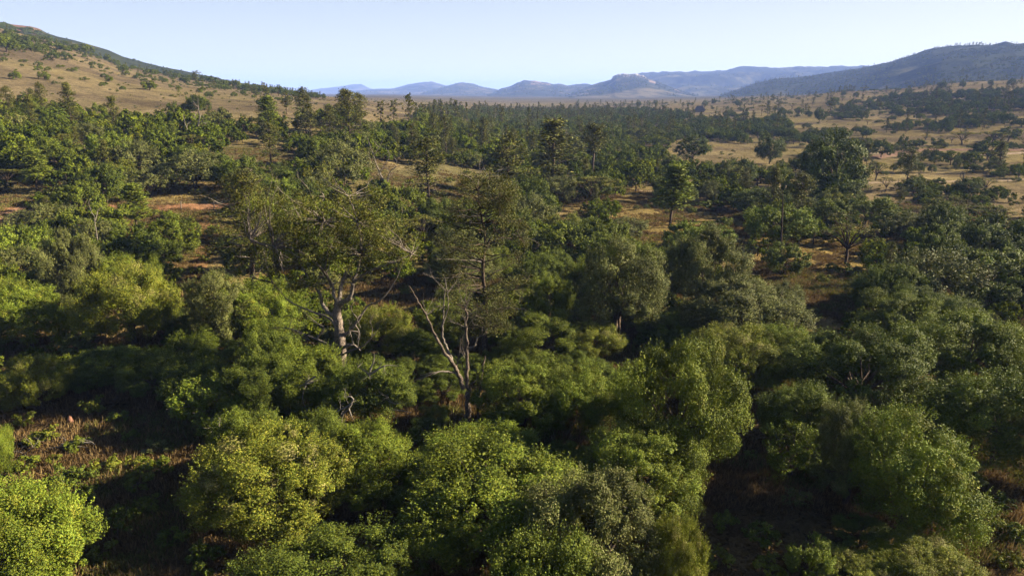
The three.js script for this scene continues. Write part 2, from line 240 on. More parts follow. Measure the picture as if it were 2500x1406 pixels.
const rand3 = (R) => { let x, y, z, l; do { x = R() * 2 - 1; y = R() * 2 - 1; z = R() * 2 - 1; l = x * x + y * y + z * z; } while (l > 1 || l < 1e-4); l = Math.sqrt(l); return [x / l, y / l, z / l]; };
function wander(R, a, b, n, k) { const pts = [], d = a.distanceTo(b); for (let i = 0; i <= n; i++) { const p = a.clone().lerp(b, i / n); if (i && i < n) p.add(V(R() - 0.5, (R() - 0.5) * 0.6, R() - 0.5).multiplyScalar(d * k)); pts.push(p); } return pts; }
const PAL = {
  dark: [[0.100, 0.133, 0.014], [0.124, 0.154, 0.016], [0.080, 0.114, 0.016], [0.149, 0.168, 0.017]],
  mid: [[0.152, 0.179, 0.014], [0.126, 0.162, 0.016], [0.183, 0.197, 0.017], [0.103, 0.139, 0.016]],
  bright: [[0.177, 0.217, 0.019], [0.142, 0.194, 0.018], [0.207, 0.228, 0.022], [0.112, 0.164, 0.018]],
  yellow: [[0.201, 0.210, 0.020], [0.163, 0.190, 0.019], [0.239, 0.228, 0.026], [0.124, 0.160, 0.017]],
  grey: [[0.171, 0.175, 0.048], [0.141, 0.156, 0.038], [0.207, 0.199, 0.068], [0.113, 0.138, 0.030]],
  cedar: [[0.098, 0.106, 0.013], [0.124, 0.121, 0.016], [0.080, 0.092, 0.015], [0.140, 0.127, 0.020]],
  cedarDark: [[0.088, 0.095, 0.013], [0.110, 0.108, 0.016], [0.070, 0.082, 0.014], [0.128, 0.115, 0.022]],
  acacia: [[0.150, 0.145, 0.017], [0.120, 0.128, 0.018], [0.170, 0.152, 0.024]],
  cream: [[0.32, 0.28, 0.10], [0.26, 0.24, 0.07], [0.20, 0.20, 0.04]],
};
for (const k in PAL) for (const q of PAL[k]) for (let i = 0; i < 3; i++) q[i] *= ALB;
// a rounded evergreen: boughs on a dome, leaf clumps over each bough, leaves over each clump
function broadleaf(o) {
  const R = rngOf(o.seed), L = new Leaves(), W = new Wood(), pal = PAL[o.pal].map((q) => q.map((v) => v * (o.k ?? 1))), cy = o.H * 0.54, ry = o.H * 0.46, boughs = [];
  const stems = o.stems ?? 3, lean = V((R() - 0.5) * 0.2, 0, (R() - 0.5) * 0.2);
  for (let i = 0; i < o.nB; i++) {
    const y = lerp(-0.62, 0.98, (i + 0.5) / o.nB) + (R() - 0.5) * 0.16, a = i * 2.39996 + R() * 0.9, h = Math.sqrt(Math.max(0.04, 1 - y * y)), k = lerp(0.52, 0.82, R());
    const rad = o.R * lerp(0.24, 0.46, R()) * (o.nB > 12 ? 0.85 : 1);
    boughs.push({ p: V(Math.cos(a) * h * o.R * k + lean.x * o.H * y, Math.max(cy + y * ry * (k + 0.12), rad * 0.7), Math.sin(a) * h * o.R * k + lean.z * o.H * y), rad, tint: 0.78 + 0.44 * R(), tone: R() });
  }
  for (let s = 0; s < stems; s++) {
    const a = s / stems * 6.28 + R(), f = V(Math.cos(a) * 0.25, o.H * (0.26 + 0.1 * R()), Math.sin(a) * 0.25), base = V(Math.cos(a) * 0.12 * (stems > 1), -0.3, Math.sin(a) * 0.12 * (stems > 1)), r0 = o.H * 0.022 * (stems > 1 ? 1 : 1.6);
    W.limb(wander(R, base, f, 4, 0.08), r0, r0 * 0.75, 6, o.bark ?? LIVE);
    for (const b of boughs) if (Math.min(stems - 1, Math.floor((Math.atan2(b.p.z, b.p.x) / 6.2832 + 0.5) * stems)) === s) W.limb(wander(R, f, b.p, 4, 0.09), r0 * 0.5, r0 * 0.14, 5, o.bark ?? LIVE);
  }
  for (const b of boughs) {
    const out = V(b.p.x, (b.p.y - cy) * 0.9, b.p.z).normalize();
    for (let s = 0; s < o.nS; s++) {
      const q = rand3(R), d = V(q[0] + out.x * 0.62, q[1] + out.y * 0.62 + 0.12, q[2] + out.z * 0.62).normalize(), reach = b.rad * lerp(0.62, 1.14, Math.pow(R(), 0.8)), sr = b.rad * lerp(0.2, 0.58, Math.pow(R(), 1.8));
      const cx = b.p.x + d.x * reach, cz = b.p.z + d.z * reach, cyy = b.p.y + d.y * reach * 0.92; if (cyy < 0.15) continue;
      const tint = b.tint * lerp(0.78, 1.22, R()), tipped = o.tips && d.y > 0.35 && R() < o.tips, P2 = tipped ? PAL[o.tipPal ?? 'yellow'] : pal, up = clamp((cyy - cy) / ry, -1, 1);
      const n = Math.round(o.nL * (sr / (b.rad * 0.31)) ** 1.7 * (0.8 + 0.4 * R()) * (out.y < -0.3 ? 0.6 : 1));
      for (let l = 0; l < n; l++) {
        const e = rand3(R), rr = sr * Math.pow(R(), 0.42), m = rand3(R), col = P2[Math.floor(R() * P2.length)], v = tint * (0.75 + 0.5 * R()), len = o.leaf * (0.7 + 0.6 * R());
        let nx = m[0] * 0.75 + e[0] * 0.55 + d.x * 0.5, ny = m[1] * 0.75 + e[1] * 0.55 + d.y * 0.5 + 0.25, nz = m[2] * 0.75 + e[2] * 0.55 + d.z * 0.5; const nl = Math.hypot(nx, ny, nz) || 1;
        const t = rand3(R);
        L.add(cx + e[0] * rr, cyy + e[1] * rr * 0.9, cz + e[2] * rr, nx / nl, ny / nl, nz / nl, t[0] + d.x * 0.5, t[1] + 0.3, t[2] + d.z * 0.5, len, len * 0.58, [col[0] * v, col[1] * v, col[2] * v]);
      }
    }
    // young shoots standing out of the crown
    for (let s = 0; s < (o.shoots ?? 0); s++) {
      const q = rand3(R), d = V(q[0] * 0.8 + out.x * 0.8, Math.abs(q[1]) * 0.5 + out.y * 0.5 + 0.35, q[2] * 0.8 + out.z * 0.8).normalize(), g = V(d.x + (R() - 0.5) * 0.5, d.y + 0.5, d.z + (R() - 0.5) * 0.5).normalize(), len = o.R * lerp(0.10, 0.24, R()), tint = b.tint * lerp(0.9, 1.3, R());
      for (let l = 0; l < 20; l++) { const u = l / 20 * len, m = rand3(R), t = rand3(R), col = pal[Math.floor(R() * pal.length)], v = tint * (0.75 + 0.5 * R()), k = o.leaf * (0.7 + 0.5 * R()), w = 0.07 + 0.05 * (1 - l / 20); L.add(b.p.x + d.x * b.rad + g.x * u + m[0] * w, Math.max(0.1, b.p.y + d.y * b.rad * 0.92 + g.y * u + m[1] * w), b.p.z + d.z * b.rad + g.z * u + m[2] * w, m[0], m[1] + 0.3, m[2], t[0] + g.x, t[1] + g.y, t[2] + g.z, k, k * 0.55, col.map((x) => x * v)); }
    }
    // deeper, sparser leaves that close the inside of the crown
    const nf = Math.round(o.nS * o.nL * 0.06);
    for (let l = 0; l < nf; l++) { const e = rand3(R), rr = b.rad * 0.75 * Math.cbrt(R()), m = rand3(R), t = rand3(R), col = pal[0]; const len = o.leaf * 2.2; L.add(b.p.x * 0.9 + e[0] * rr, b.p.y * 0.96 + e[1] * rr, b.p.z * 0.9 + e[2] * rr, ...m, ...t, len, len * 0.6, col.map((k) => k * 0.9)); }
  }
  if (o.twigs) for (let i = 0; i < o.twigs; i++) { const b = boughs[Math.floor(R() * boughs.length)], d = rand3(R), a = b.p.clone(), e = b.p.clone().addScaledVector(V(d[0], Math.abs(d[1]) * 0.8 + 0.1, d[2]), b.rad * (1.1 + 0.5 * R())); W.limb(wander(R, a, e, 4, 0.12), 0.035, 0.012, 4, DEAD); }
  return { L, W };
}
// foliage tuft of short needles along a twig
function spray(L, R, p, dir, sr, n, len, wid, pal, tint, droop = 0.25) {
  for (let l = 0; l < n; l++) {
    const e = rand3(R), rr = sr * Math.pow(R(), 0.5), m = rand3(R), t = rand3(R), col = pal[Math.floor(R() * pal.length)], v = tint * (0.7 + 0.6 * R()), k = len * (0.7 + 0.6 * R());
    L.add(p.x + e[0] * rr * 1.15, p.y + e[1] * rr * 0.95, p.z + e[2] * rr * 1.15, m[0] * 0.8 + e[0] * 0.4, m[1] * 0.8 + e[1] * 0.3 + 0.35, m[2] * 0.8 + e[2] * 0.4, t[0] * 0.7 + dir.x, t[1] * 0.7 + dir.y - droop, t[2] * 0.7 + dir.z, k, wid * (0.7 + 0.6 * R()), [col[0] * v, col[1] * v, col[2] * v]);
  }
}
// an old cedar: leaning mast, ragged branches, dead grey ends
function cedar(o) {
  const R = rngOf(o.seed), L = new Leaves(), W = new Wood(), X = [], pal = PAL[o.pal ?? 'cedar'], top = V((R() - 0.5) * o.H * 0.06, o.H, (R() - 0.5) * o.H * 0.06), mast = wander(R, V(0, -0.5, 0), top, 8, 0.012), curve = new THREE.CatmullRomCurve3(mast);
  W.limb(curve.getPoints(14), o.r ?? o.H * 0.015, 0.05, 8, o.bark ?? LIVE, 0.9);
  for (let i = 0; i < o.n; i++) {
    const t = lerp(o.bare, 0.985, Math.pow((i + R() * 0.8) / o.n, o.crowd ?? 0.9)), s = (t - o.bare) / (1 - o.bare), a = i * 2.4 + R() * 1.2, lump = vnoise(s * 5 + o.seed, Math.cos(a) * 1.7 + 9) * 0.8 + vnoise(s * 9, a * 1.3 + o.seed) * 0.4, len = o.R * o.shape(s) * lerp(0.4, 1.2, R()) * lerp(0.45, 1.35, lump), p = curve.getPointAt(clamp(t, 0, 1)), lift = lerp(o.lift0 ?? 0.1, o.lift1 ?? 0.8, s) + (R() - 0.5) * 0.75;
    const dir = V(Math.cos(a), lift, Math.sin(a)).normalize(), end = p.clone().addScaledVector(dir, len).add(V(0, len * 0.12, 0)), pts = wander(R, p, end, 5, 0.05), dead = R() < (o.dead ?? 0.12), rr = 0.05 + len * 0.018;
    const B = dead && !o.far ? new Wood() : W; if (B !== W) X.push(B); B.limb(pts, rr, 0.015, 4, dead ? DEAD : o.bark ?? LIVE);
    if (dead) { for (let k = 0; k < 4; k++) { const q = pts[2 + Math.floor(R() * 3)], d = rand3(R); B.limb([q, q.clone().add(V(d[0], Math.abs(d[1]), d[2]).multiplyScalar(len * 0.28)), q.clone().add(V(d[0] + (R() - 0.5) * 0.6, Math.abs(d[1]) * 0.8, d[2]).multiplyScalar(len * 0.5))], 0.025, 0.008, 3, DEAD); } continue; }
    const tint = 0.72 + 0.55 * R(), c = new THREE.CatmullRomCurve3(pts);
    for (let k = 0; k < o.clumps; k++) {
      const u = lerp(0.3, 1, (k + R()) / o.clumps); if (R() < 0.12) continue; const q = c.getPointAt(clamp(u, 0, 1)), side = rand3(R), w = len * 0.3 * (1.15 - Math.abs(u - 0.6)); q.add(V(side[0] * w, side[1] * w * 0.85 + 0.1, side[2] * w));
      spray(L, R, q, dir, (o.sr ?? 0.6) * lerp(0.6, 1.5, R()), o.nL, o.leaf, o.leaf * (o.thin ?? 0.3), pal, tint * (0.8 + 0.4 * R()), o.droop ?? 0.15);
    }
  }
  return { L, W, X };
}
// a flat-topped thorn tree: leaning limbs carrying thin level pads
function acacia(o) {
  const R = rngOf(o.seed), L = new Leaves(), W = new Wood(), fork = V((R() - 0.5) * 0.6, o.H * 0.3, (R() - 0.5) * 0.6);
  W.limb(wander(R, V(0, -0.3, 0), fork, 3, 0.06), o.H * 0.032, o.H * 0.025, 7, DARKBARK);
  for (let i = 0; i < o.n; i++) {
    const a = i * 2.4 + R() * 0.7, k = Math.sqrt((i + 0.6) / o.n), tier = o.tiers ? Math.floor(R() * o.tiers) / o.tiers : 0, y = o.H * (0.98 - tier * 0.4 - 0.16 * k * k * (o.flat ?? 1)), c = V(Math.cos(a) * o.R * k * 0.86, y, Math.sin(a) * o.R * k * 0.86);
    const mid = fork.clone().lerp(c, 0.55); mid.y = lerp(fork.y, c.y, 0.72); const pts = new THREE.CatmullRomCurve3([fork, mid, c.clone().add(V(0, -0.1, 0))]).getPoints(6); W.limb(pts, o.H * 0.014, 0.02, 5, DARKBARK);
    const pr = o.R * lerp(0.17, 0.32, R()), tint = 0.75 + 0.5 * R();
    for (let b = 0; b < 4; b++) { const t = b * 1.6 + R(), e = c.clone().add(V(Math.cos(t) * pr * 0.9, 0.05, Math.sin(t) * pr * 0.9)); W.limb([pts[4], c.clone().lerp(e, 0.5), e], 0.03, 0.01, 3, DARKBARK); }
    for (let l = 0; l < o.nL; l++) {
      const t = R() * 6.28, q = pr * Math.sqrt(R()), m = rand3(R), e = rand3(R), col = PAL.acacia[Math.floor(R() * 3)], v = tint * (0.7 + 0.6 * R()), len = o.leaf * (0.7 + 0.6 * R());
      L.add(c.x + Math.cos(t) * q, c.y + (R() - 0.4) * 0.35 * o.H / 8 - q * q * 0.03, c.z + Math.sin(t) * q, m[0] * 0.6, Math.abs(m[1]) * 0.6 + 0.6, m[2] * 0.6, ...e, len, len * 0.5, col.map((x) => x * v));
    }
  }
  return { L, W };
}
// a bare tree: limbs that fork again and again
function bare(W, R, p, dir, len, r, depth, o = {}) {
  const n = 5, pts = [p.clone()], d = dir.clone().normalize(); let q = p.clone();
  for (let i = 0; i < n; i++) { d.add(V(R() - 0.5, (R() - 0.5) * 0.7 + (o.up ?? 0.06), R() - 0.5).multiplyScalar(o.wig ?? 0.38)).normalize(); q = q.clone().addScaledVector(d, len / n); pts.push(q); }
  W.limb(pts, r, r * 0.45, depth > 1 ? 6 : 4, o.col ?? DEAD);
  if (depth > 0) { const k = (o.forks ?? 3) + Math.floor(R() * 2); for (let i = 0; i < k; i++) { const a = pts[2 + Math.floor(R() * 4)], e = rand3(R), nd = d.clone().add(V(e[0], e[1] * 0.6, e[2]).multiplyScalar(0.95)); bare(W, R, a, nd, len * lerp(0.38, 0.66, R()), r * 0.42, depth - 1, o); } }
  return W;
}
function treeOf(name, parts) {        // parts: { trunk: Wood, crown: Leaves, dead_branch: Wood }
  const g = new THREE.Group(); g.name = name;
  for (const [n, b, m] of parts) if (b && b.p.length) { const o = shade(new THREE.Mesh(b.geometry(), m)); o.name = n; g.add(o); }
  return g;
}
const asTree = (name, t, far) => treeOf(name, [['trunk', t.W, barkMat], ['crown', t.L, far ? farLeafMat : leafMat], ...(t.X ?? []).map((b, i) => [i ? 'dead_branch_' + String(i).padStart(3, '0') : 'dead_branch', b, barkMat])]);

// ── kinds of each tree: near (leaf by leaf), middle distance, far ──
const near = {}, mid = {}, far = {};
// true half-width and height of a built crown, so that it can be set to a wanted size
function sized(t, name, distant) {
  const p = t.L.p, rs = [], ys = []; for (let i = 0; i < p.length; i += 12) { rs.push(Math.hypot(p[i], p[i + 2])); ys.push(p[i + 1]); }
  rs.sort((a, b) => a - b); ys.sort((a, b) => a - b);
  return [asTree(name, t, distant), rs[Math.floor(rs.length * 0.95)], ys[Math.floor(ys.length * 0.992)]];
}
const nearB = (key, o) => near[key] = sized(broadleaf({ R: 4, H: 6.4, nB: 24, nS: 16, nL: 215, leaf: 0.104, shoots: 26, ...o }), 'broadleaf_tree');
nearB('dark', { seed: 11, pal: 'dark', tips: 0.12, tipPal: 'mid' });
nearB('dark2', { seed: 12, pal: 'dark', nB: 20, H: 7.2, stems: 2, tips: 0.1, tipPal: 'bright' });
nearB('mid', { seed: 13, pal: 'mid', tips: 0.25, tipPal: 'bright' });
nearB('mid2', { seed: 14, pal: 'mid', nB: 18, H: 6.0, tips: 0.15, tipPal: 'yellow' });
nearB('bright', { seed: 15, pal: 'bright', tips: 0.25, tipPal: 'yellow' });
nearB('yellow', { seed: 16, pal: 'yellow', nB: 21, tips: 0.22, tipPal: 'cream', H: 6 });
nearB('grey', { seed: 17, pal: 'grey', nB: 22, twigs: 14 });
nearB('grey2', { seed: 18, pal: 'grey', nB: 18, H: 7, tips: 0.2, tipPal: 'mid' });
nearB('sparse', { seed: 19, pal: 'bright', nB: 11, nS: 10, nL: 60, leaf: 0.18, twigs: 30, H: 5.4, R: 3.4 });
const midB = (key, o) => mid[key] = sized(broadleaf({ k: 0.93, R: 4, H: 6.2, nB: 17, nS: 13, nL: 62, leaf: 0.22, stems: 2, shoots: 8, ...o }), 'broadleaf_tree');
midB('dark', { seed: 31, pal: 'dark', tips: 0.1, tipPal: 'mid' }); midB('dark2', { seed: 32, pal: 'dark', nB: 14, H: 7 }); midB('mid', { seed: 33, pal: 'mid', tips: 0.2, tipPal: 'bright' });
midB('mid2', { seed: 34, pal: 'mid', nB: 13, H: 5.4 }); midB('bright', { seed: 35, pal: 'bright', k: 0.92 }); midB('grey', { seed: 36, pal: 'grey', nB: 11 }); midB('yellow', { seed: 37, pal: 'yellow', nB: 10 });
const farB = (key, o) => far[key] = sized(broadleaf({ k: 0.8, R: 4, H: 6.2, nB: 10, nS: 10, nL: 26, leaf: 0.44, stems: 1, ...o }), 'broadleaf_tree', true);
farB('dark', { seed: 51, pal: 'dark' }); farB('dark2', { seed: 52, pal: 'dark', H: 7, nB: 7 }); farB('mid', { seed: 53, pal: 'mid' }); farB('mid2', { seed: 54, pal: 'mid', H: 5 }); farB('grey', { seed: 55, pal: 'grey' }); farB('bright', { seed: 56, pal: 'bright' }); farB('yellow', { seed: 57, pal: 'yellow' });
const CONE = (s) => Math.pow(1 - s, 0.75) * 0.95 + 0.06, OLD = (s) => (0.45 + 0.75 * Math.sin(Math.PI * Math.min(1, s * 0.85 + 0.12))) * (1 - 0.45 * s), TUFT = (s) => 0.35 + 0.75 * Math.sin(Math.PI * clamp(s, 0, 1));
const nearC = (key, o) => near[key] = sized(cedar({ H: 15, R: 3.6, n: 62, bare: 0.22, clumps: 7, nL: 62, leaf: 0.24, thin: 0.36, sr: 0.62, shape: OLD, ...o }), 'cedar_tree');
nearC('cedar_old', { seed: 61, dead: 0.2, pal: 'cedarDark' }); nearC('cedar_wispy', { seed: 67, dead: 0.22, pal: 'cedarDark', nL: 64, n: 66, clumps: 7, sr: 0.6, R: 3.3, bare: 0.24, lift1: 1.2, shape: (s) => (0.5 + 0.62 * Math.sin(Math.PI * s)) * (1 - 0.2 * s) }); nearC('cedar_tall', { seed: 62, shape: CONE, R: 3.8, bare: 0.1, n: 70, dead: 0.06 });
const midC = (key, o) => mid[key] = sized(cedar({ H: 14, R: 3.0, n: 40, bare: 0.18, clumps: 5, nL: 26, leaf: 0.42, thin: 0.4, sr: 0.62, shape: OLD, ...o }), 'cedar_tree');
midC('cedar_old', { seed: 63, dead: 0.12 }); midC('cedar_tall', { seed: 64, shape: CONE, dead: 0.05, bare: 0.08 }); midC('cedar_young', { seed: 65, r: 0.13, shape: (s) => Math.pow(1 - s, 0.95) + 0.03, bare: 0.3, dead: 0, R: 2.6, n: 52, pal: 'mid', lift0: 0.25 }); midC('cedar_tuft', { seed: 66, shape: TUFT, bare: 0.5, n: 34, R: 2.6, dead: 0.08 });
const farC = (key, o) => far[key] = sized(cedar({ H: 14, R: 3.6, n: 22, bare: 0.16, clumps: 3, nL: 13, leaf: 0.85, thin: 0.5, sr: 0.6, shape: OLD, dead: 0.05, far: true, ...o }), 'cedar_tree', true);
farC('cedar_old', { seed: 71 }); farC('cedar_tall', { seed: 72, shape: CONE }); farC('cedar_tuft', { seed: 73, shape: TUFT, bare: 0.4 }); far.cedar_young = far.cedar_tall;
near.acacia = sized(acacia({ seed: 81, H: 6, R: 4.6, n: 26, nL: 420, leaf: 0.15 }), 'acacia_tree');
mid.acacia = sized(acacia({ seed: 82, H: 6.4, R: 4.6, n: 13, nL: 150, flat: 1.7, leaf: 0.26 }), 'acacia_tree');
mid.thorn = sized(acacia({ seed: 83, H: 6.5, R: 4.2, n: 22, nL: 60, leaf: 0.2, tiers: 4 }), 'acacia_tree');
far.acacia = sized(acacia({ seed: 84, H: 6, R: 4.2, n: 9, nL: 26, leaf: 0.8 }), 'acacia_tree', true);
near.acacia_thorn = mid.thorn; near.thorn = mid.thorn; far.thorn = far.acacia; near.cedar_young = mid.cedar_young; near.cedar_tuft = mid.cedar_tuft;
for (const k of ['dead', 'dead2']) {
  const R = rngOf(k === 'dead' ? 91 : 92), W = bare(new Wood(), R, V(0, -0.3, 0), V(0.08, 1, 0.05), 8, 0.26, 3, { up: 0.12 });
  near[k] = mid[k] = far[k] = [treeOf('dead_tree', [['trunk', W, barkMat]]), 3, 10];
}
const shrubs = ['dark', 'mid', 'yellow', 'grey'].map((pal, i) => sized(broadleaf({ seed: 101 + i, R: 1.3, H: 1.5, nB: 7, nS: 8, nL: 26, leaf: 0.17, pal, stems: 3, twigs: pal === 'grey' ? 10 : 3 }), 'shrub'));

// ───────────── planting ─────────────
const planted = [], landmarks = [];
const SHARP = new Set(['cedar_wispy', 'cedar_old', 'cedar_tall', 'cedar_young', 'cedar_tuft', 'acacia', 'thorn', 'dead', 'dead2']);   // kinds that show the foot of their trunk
const lod = (r) => (r < 112 ? near : r < 330 ? mid : far);
const RT = rngOf(777);
function heightTo(p, py) { const k = (703 - py) / F; return p.z * (SP - k * CP) / (CP + k * SP) + EYE - p.y; }
function stand(key, p, R, H, turn, set) {
  const r = Math.hypot(p.x, p.z), entry = (set ?? lod(r))[key] ?? mid[key] ?? near[key], o = entry[0].clone();
  o.name = numbered(entry[0].name); o.position.copy(p); o.rotation.y = turn; const s = R / entry[1]; o.scale.set(s, H / entry[2], s);
  scene.add(o); planted.push({ x: p.x, z: p.z, R, H, key, o }); return o;
}
const CAT = (key) => (key.startsWith('cedar') ? 'cedar' : key === 'acacia' || key === 'thorn' ? 'acacia' : key.startsWith('dead') ? 'dead tree' : 'tree');
const WORD = { dark: 'dark green', dark2: 'deep green', mid: 'mid-green', mid2: 'leaf-green', bright: 'bright green', yellow: 'yellow-green', grey: 'grey-green', grey2: 'silvery green', sparse: 'thinly leaved' };
function plant(key, bx, by, topY, w, label, short, o = {}) {
  let p = onGround(bx, by); if (!p) throw new Error('no ground under ' + label);
  let f = project(p)[2], R = w / 2 * f / F;
  if (!SHARP.has(key)) { const r = Math.hypot(p.x, p.z), k = 1 + 0.6 * R / r; p = at(p.x * k, p.z * k); R = w / 2 * project(p)[2] / F; }
  let H = heightTo(p, topY) * 1.03; if (!SHARP.has(key)) { const r = Math.hypot(p.x, p.z), k = 1 + 0.42 * R / r; H = heightTo(V(p.x * k, p.y, p.z * k), topY) / 0.95; }
  H = Math.max(H, R * 0.55); const t = stand(key, p, R * 1.08, H, RT() * 6.28, o.set);
  tag(t, label, CAT(key)); if (short) landmarks.push({ short, at: project(V(p.x, p.y + H * 0.5, p.z)), p }); planted[planted.length - 1].by = by; return t;
}
// foreground, from the bottom edge upwards
plant('bright', 60, 1570, 1200, 340, 'bright yellow-green bush cut off by the bottom corner next to the shaded clearing', 'corner bush');
plant('yellow', 690, 1345, 1050, 345, 'broad tree with cream-yellow leaf tips on the edge of the dark clearing', 'cream-tipped tree');
plant('mid', 890, 1260, 1040, 270, 'olive rounded tree pressed against the back of the cream-tipped tree');
plant('dark2', 830, 1640, 1290, 400, 'dark shaded tree at the bottom edge under the cream-tipped tree');
plant('mid', 1220, 1430, 1090, 440, 'big deep-green tree with clumped glossy leaves in the bottom middle', 'glossy deep-green tree');
plant('bright', 1180, 1200, 1030, 240, 'mid-green tree directly under the foot of the forked dead tree');
plant('grey', 1440, 1560, 1150, 330, 'grey-green speckled tree beside the big glossy deep-green tree', 'speckled grey-green tree');
plant('mid', 1560, 1310, 1045, 270, 'rounded olive-green tree between two larger trees in the lower middle');
plant('yellow', 1640, 1560, 1275, 140, 'slim yellow-green tree at the bottom edge beside the brown grass gap');
plant('dark', 1300, 1740, 1290, 330, 'dark tree cut by the bottom edge below the glossy deep-green tree');
plant('mid2', 1640, 1190, 838, 280, 'tall broad olive tree with a lit crown beside the narrow brown gap', 'tall olive tree');
plant('mid', 1275, 1085, 882, 220, 'deep-green rounded tree just right of the forked dead tree');
plant('bright', 1440, 1090, 890, 200, 'bright green lumpy tree between the dead tree and the tall olive tree');
plant('grey2', 2060, 1260, 988, 160, 'upright silvery-tipped lobe of trees beside the domed sunlit tree');
plant('bright', 2195, 1345, 1022, 290, 'domed sunlit tree standing over the brown grass on the lower right', 'domed sunlit tree');
plant('sparse', 1925, 1190, 1040, 140, 'small thinly leaved yellow-green tree left of the domed sunlit tree');
plant('sparse', 1965, 1440, 1310, 120, 'twiggy grey-green shrub in the brown grass near the bottom edge');
plant('yellow', 2080, 1480, 1350, 190, 'low yellow bush at the bottom edge in the brown grass');
plant('yellow', 2235, 1480, 1318, 220, 'wide yellow-green bush below the domed sunlit tree');
plant('dark2', 2080, 1050, 798, 280, 'tall dark tree with two silvery shoulders above the domed sunlit tree', 'two-shouldered tree');
plant('dark', 2420, 1180, 900, 330, 'massive dark tree on the edge of the view behind the domed sunlit tree', 'massive dark tree');
plant('mid', 2345, 980, 770, 260, 'sunlit green tree behind the massive dark tree', 'sunlit green tree');
plant('dark', 1950, 1120, 930, 190, 'dark low tree in the shade between the tall olive and two-shouldered trees');
plant('grey', 1790, 870, 682, 270, 'pale rounded tree crowning the thicket right of centre', 'pale rounded tree');
plant('yellow', 1800, 975, 800, 230, 'yellowish tree leaning out in front of the pale rounded tree');
plant('bright', 1900, 960, 800, 170, 'bright fresh-green tree on the sunny flank of the pale rounded tree');
plant('bright', 1640, 850, 770, 160, 'spiky bright green shrub on the shaded flank of the pale rounded tree');
plant('grey', 1720, 790, 565, 190, 'tall grey-green tree with drooping foliage above the thicket', 'drooping grey-green tree');
plant('bright', 1700, 640, 545, 150, 'fresh green tree just behind the drooping grey-green tree');
plant('grey2', 1505, 850, 597, 200, 'dusky blue-green willow-like tree with a dark hanging front', 'dusky willow-like tree');
plant('mid', 1340, 805, 680, 115, 'small round tree beside the tall ragged cedar');
plant('mid2', 1320, 900, 765, 190, 'low spreading green tree at the foot of the tall ragged cedar');
plant('yellow', 1450, 885, 790, 130, 'low yellow-green tree in front of the dusky willow-like tree');
plant('mid', 760, 1045, 850, 190, 'green tree with a hanging dead branch below the old gnarled cedar');
plant('dark', 900, 1055, 868, 210, 'dark green tree strewn with white dead branches below the old gnarled cedar');
plant('yellow', 930, 890, 752, 160, 'pale cream-green bush glowing beside the trunk of the old gnarled cedar', 'cream-green bush');
plant('cedar_old', 618, 700, 425, 200, 'thin ragged cedar with a bare pale trunk beside the foot path', 'pale-trunked cedar');
plant('yellow', 330, 865, 653, 215, 'bright yellow-green tree in the sun on the left of the thicket', 'sunny yellow-green tree');
plant('bright', 80, 870, 690, 180, 'sunlit bright green tree near the left edge', 'left-edge bright tree');
plant('mid', 95, 755, 660, 130, 'fresh green tree behind the sunlit tree near the left edge');
plant('grey', 190, 760, 575, 130, 'upright olive tree with a visible trunk in the left thicket', 'upright olive tree');
plant('dark', 330, 710, 575, 190, 'dark dense tree with a flat leafy top in the left thicket', 'dark flat-topped tree');
plant('mid', 425, 640, 530, 130, 'green bush on the clearing side of the dark flat-topped tree');
plant('bright', 45, 690, 555, 140, 'bright bush on the left edge above the sunlit tree');
plant('bright', 650, 855, 690, 190, 'sunlit green tree left of the trunk of the old gnarled cedar', 'tree beside gnarled trunk');
plant('grey2', 555, 870, 668, 150, 'olive-grey tree with fine twigs beside the foot path');
plant('dark2', 610, 935, 820, 170, 'shaded green tree below the tree beside the gnarled trunk');
plant('dark', 470, 900, 800, 130, 'dark low tree in the shade of the left thicket');
plant('dark', 390, 985, 850, 150, 'dark leafy tree at the shaded top of the dark clearing');
plant('mid2', 560, 1190, 1060, 120, 'small green tree at the shaded flank of the cream-tipped tree');
plant('dark', 640, 1220, 990, 190, 'dark tree hidden in the shade right behind the cream-tipped tree');
plant('dark2', 770, 1200, 1000, 160, 'deep green shaded tree between the cream-tipped tree and the largest dead bough');
plant('dark2', 640, 1075, 870, 190, 'dark shaded tree between the spindly tree and the hanging dead branch');
plant('dark', 690, 1010, 800, 170, 'dark low tree under the bare lower boughs of the gnarled cedar');
plant('dark', 480, 1010, 860, 160, 'dark tree in the shade behind the spindly tree');
plant('sparse', 540, 1075, 920, 200, 'spindly tree with bare grey lower branches at the edge of the dark clearing', 'spindly tree');
plant('yellow', 100, 1015, 875, 140, 'yellow bush lit by the sun beside the dark clearing', 'yellow clearing bush');
plant('bright', 0, 1190, 1040, 90, 'leafy bush cut by the left edge beside the dark clearing');
plant('dark', 250, 960, 850, 170, 'dark shaded tree behind the yellow clearing bush');
plant('mid2', 960, 545, 448, 130, 'vivid green round bush left of the leaning dead snag', 'vivid green bush');
plant('dark', 915, 510, 440, 80, 'dark bush tucked behind the vivid green bush');
plant('grey', 840, 475, 355, 135, 'large sunlit grey-green tree beside the leaning dead snag', 'grey-green snag tree');
plant('dark2', 700, 478, 402, 130, 'dark tree in the shade of the grey-green snag tree');
plant('grey', 480, 475, 370, 150, 'dusty olive tree standing behind the grassy clearing', 'dusty olive tree');
plant('dark', 570, 475, 380, 110, 'deep green tree behind the pale-trunked cedar');
plant('grey', 365, 490, 412, 115, 'grey-leaved spreading tree on the far side of the dirt road', 'grey-leaved roadside tree');
plant('yellow', 285, 480, 395, 110, 'yellow-topped tree on the far side of the dirt road');
plant('mid', 160, 440, 342, 120, 'tall mounded green tree beyond the dirt road', 'mounded green tree');
plant('cedar_young', 90, 470, 370, 60, 'slim young cedar near the bare soil bank');
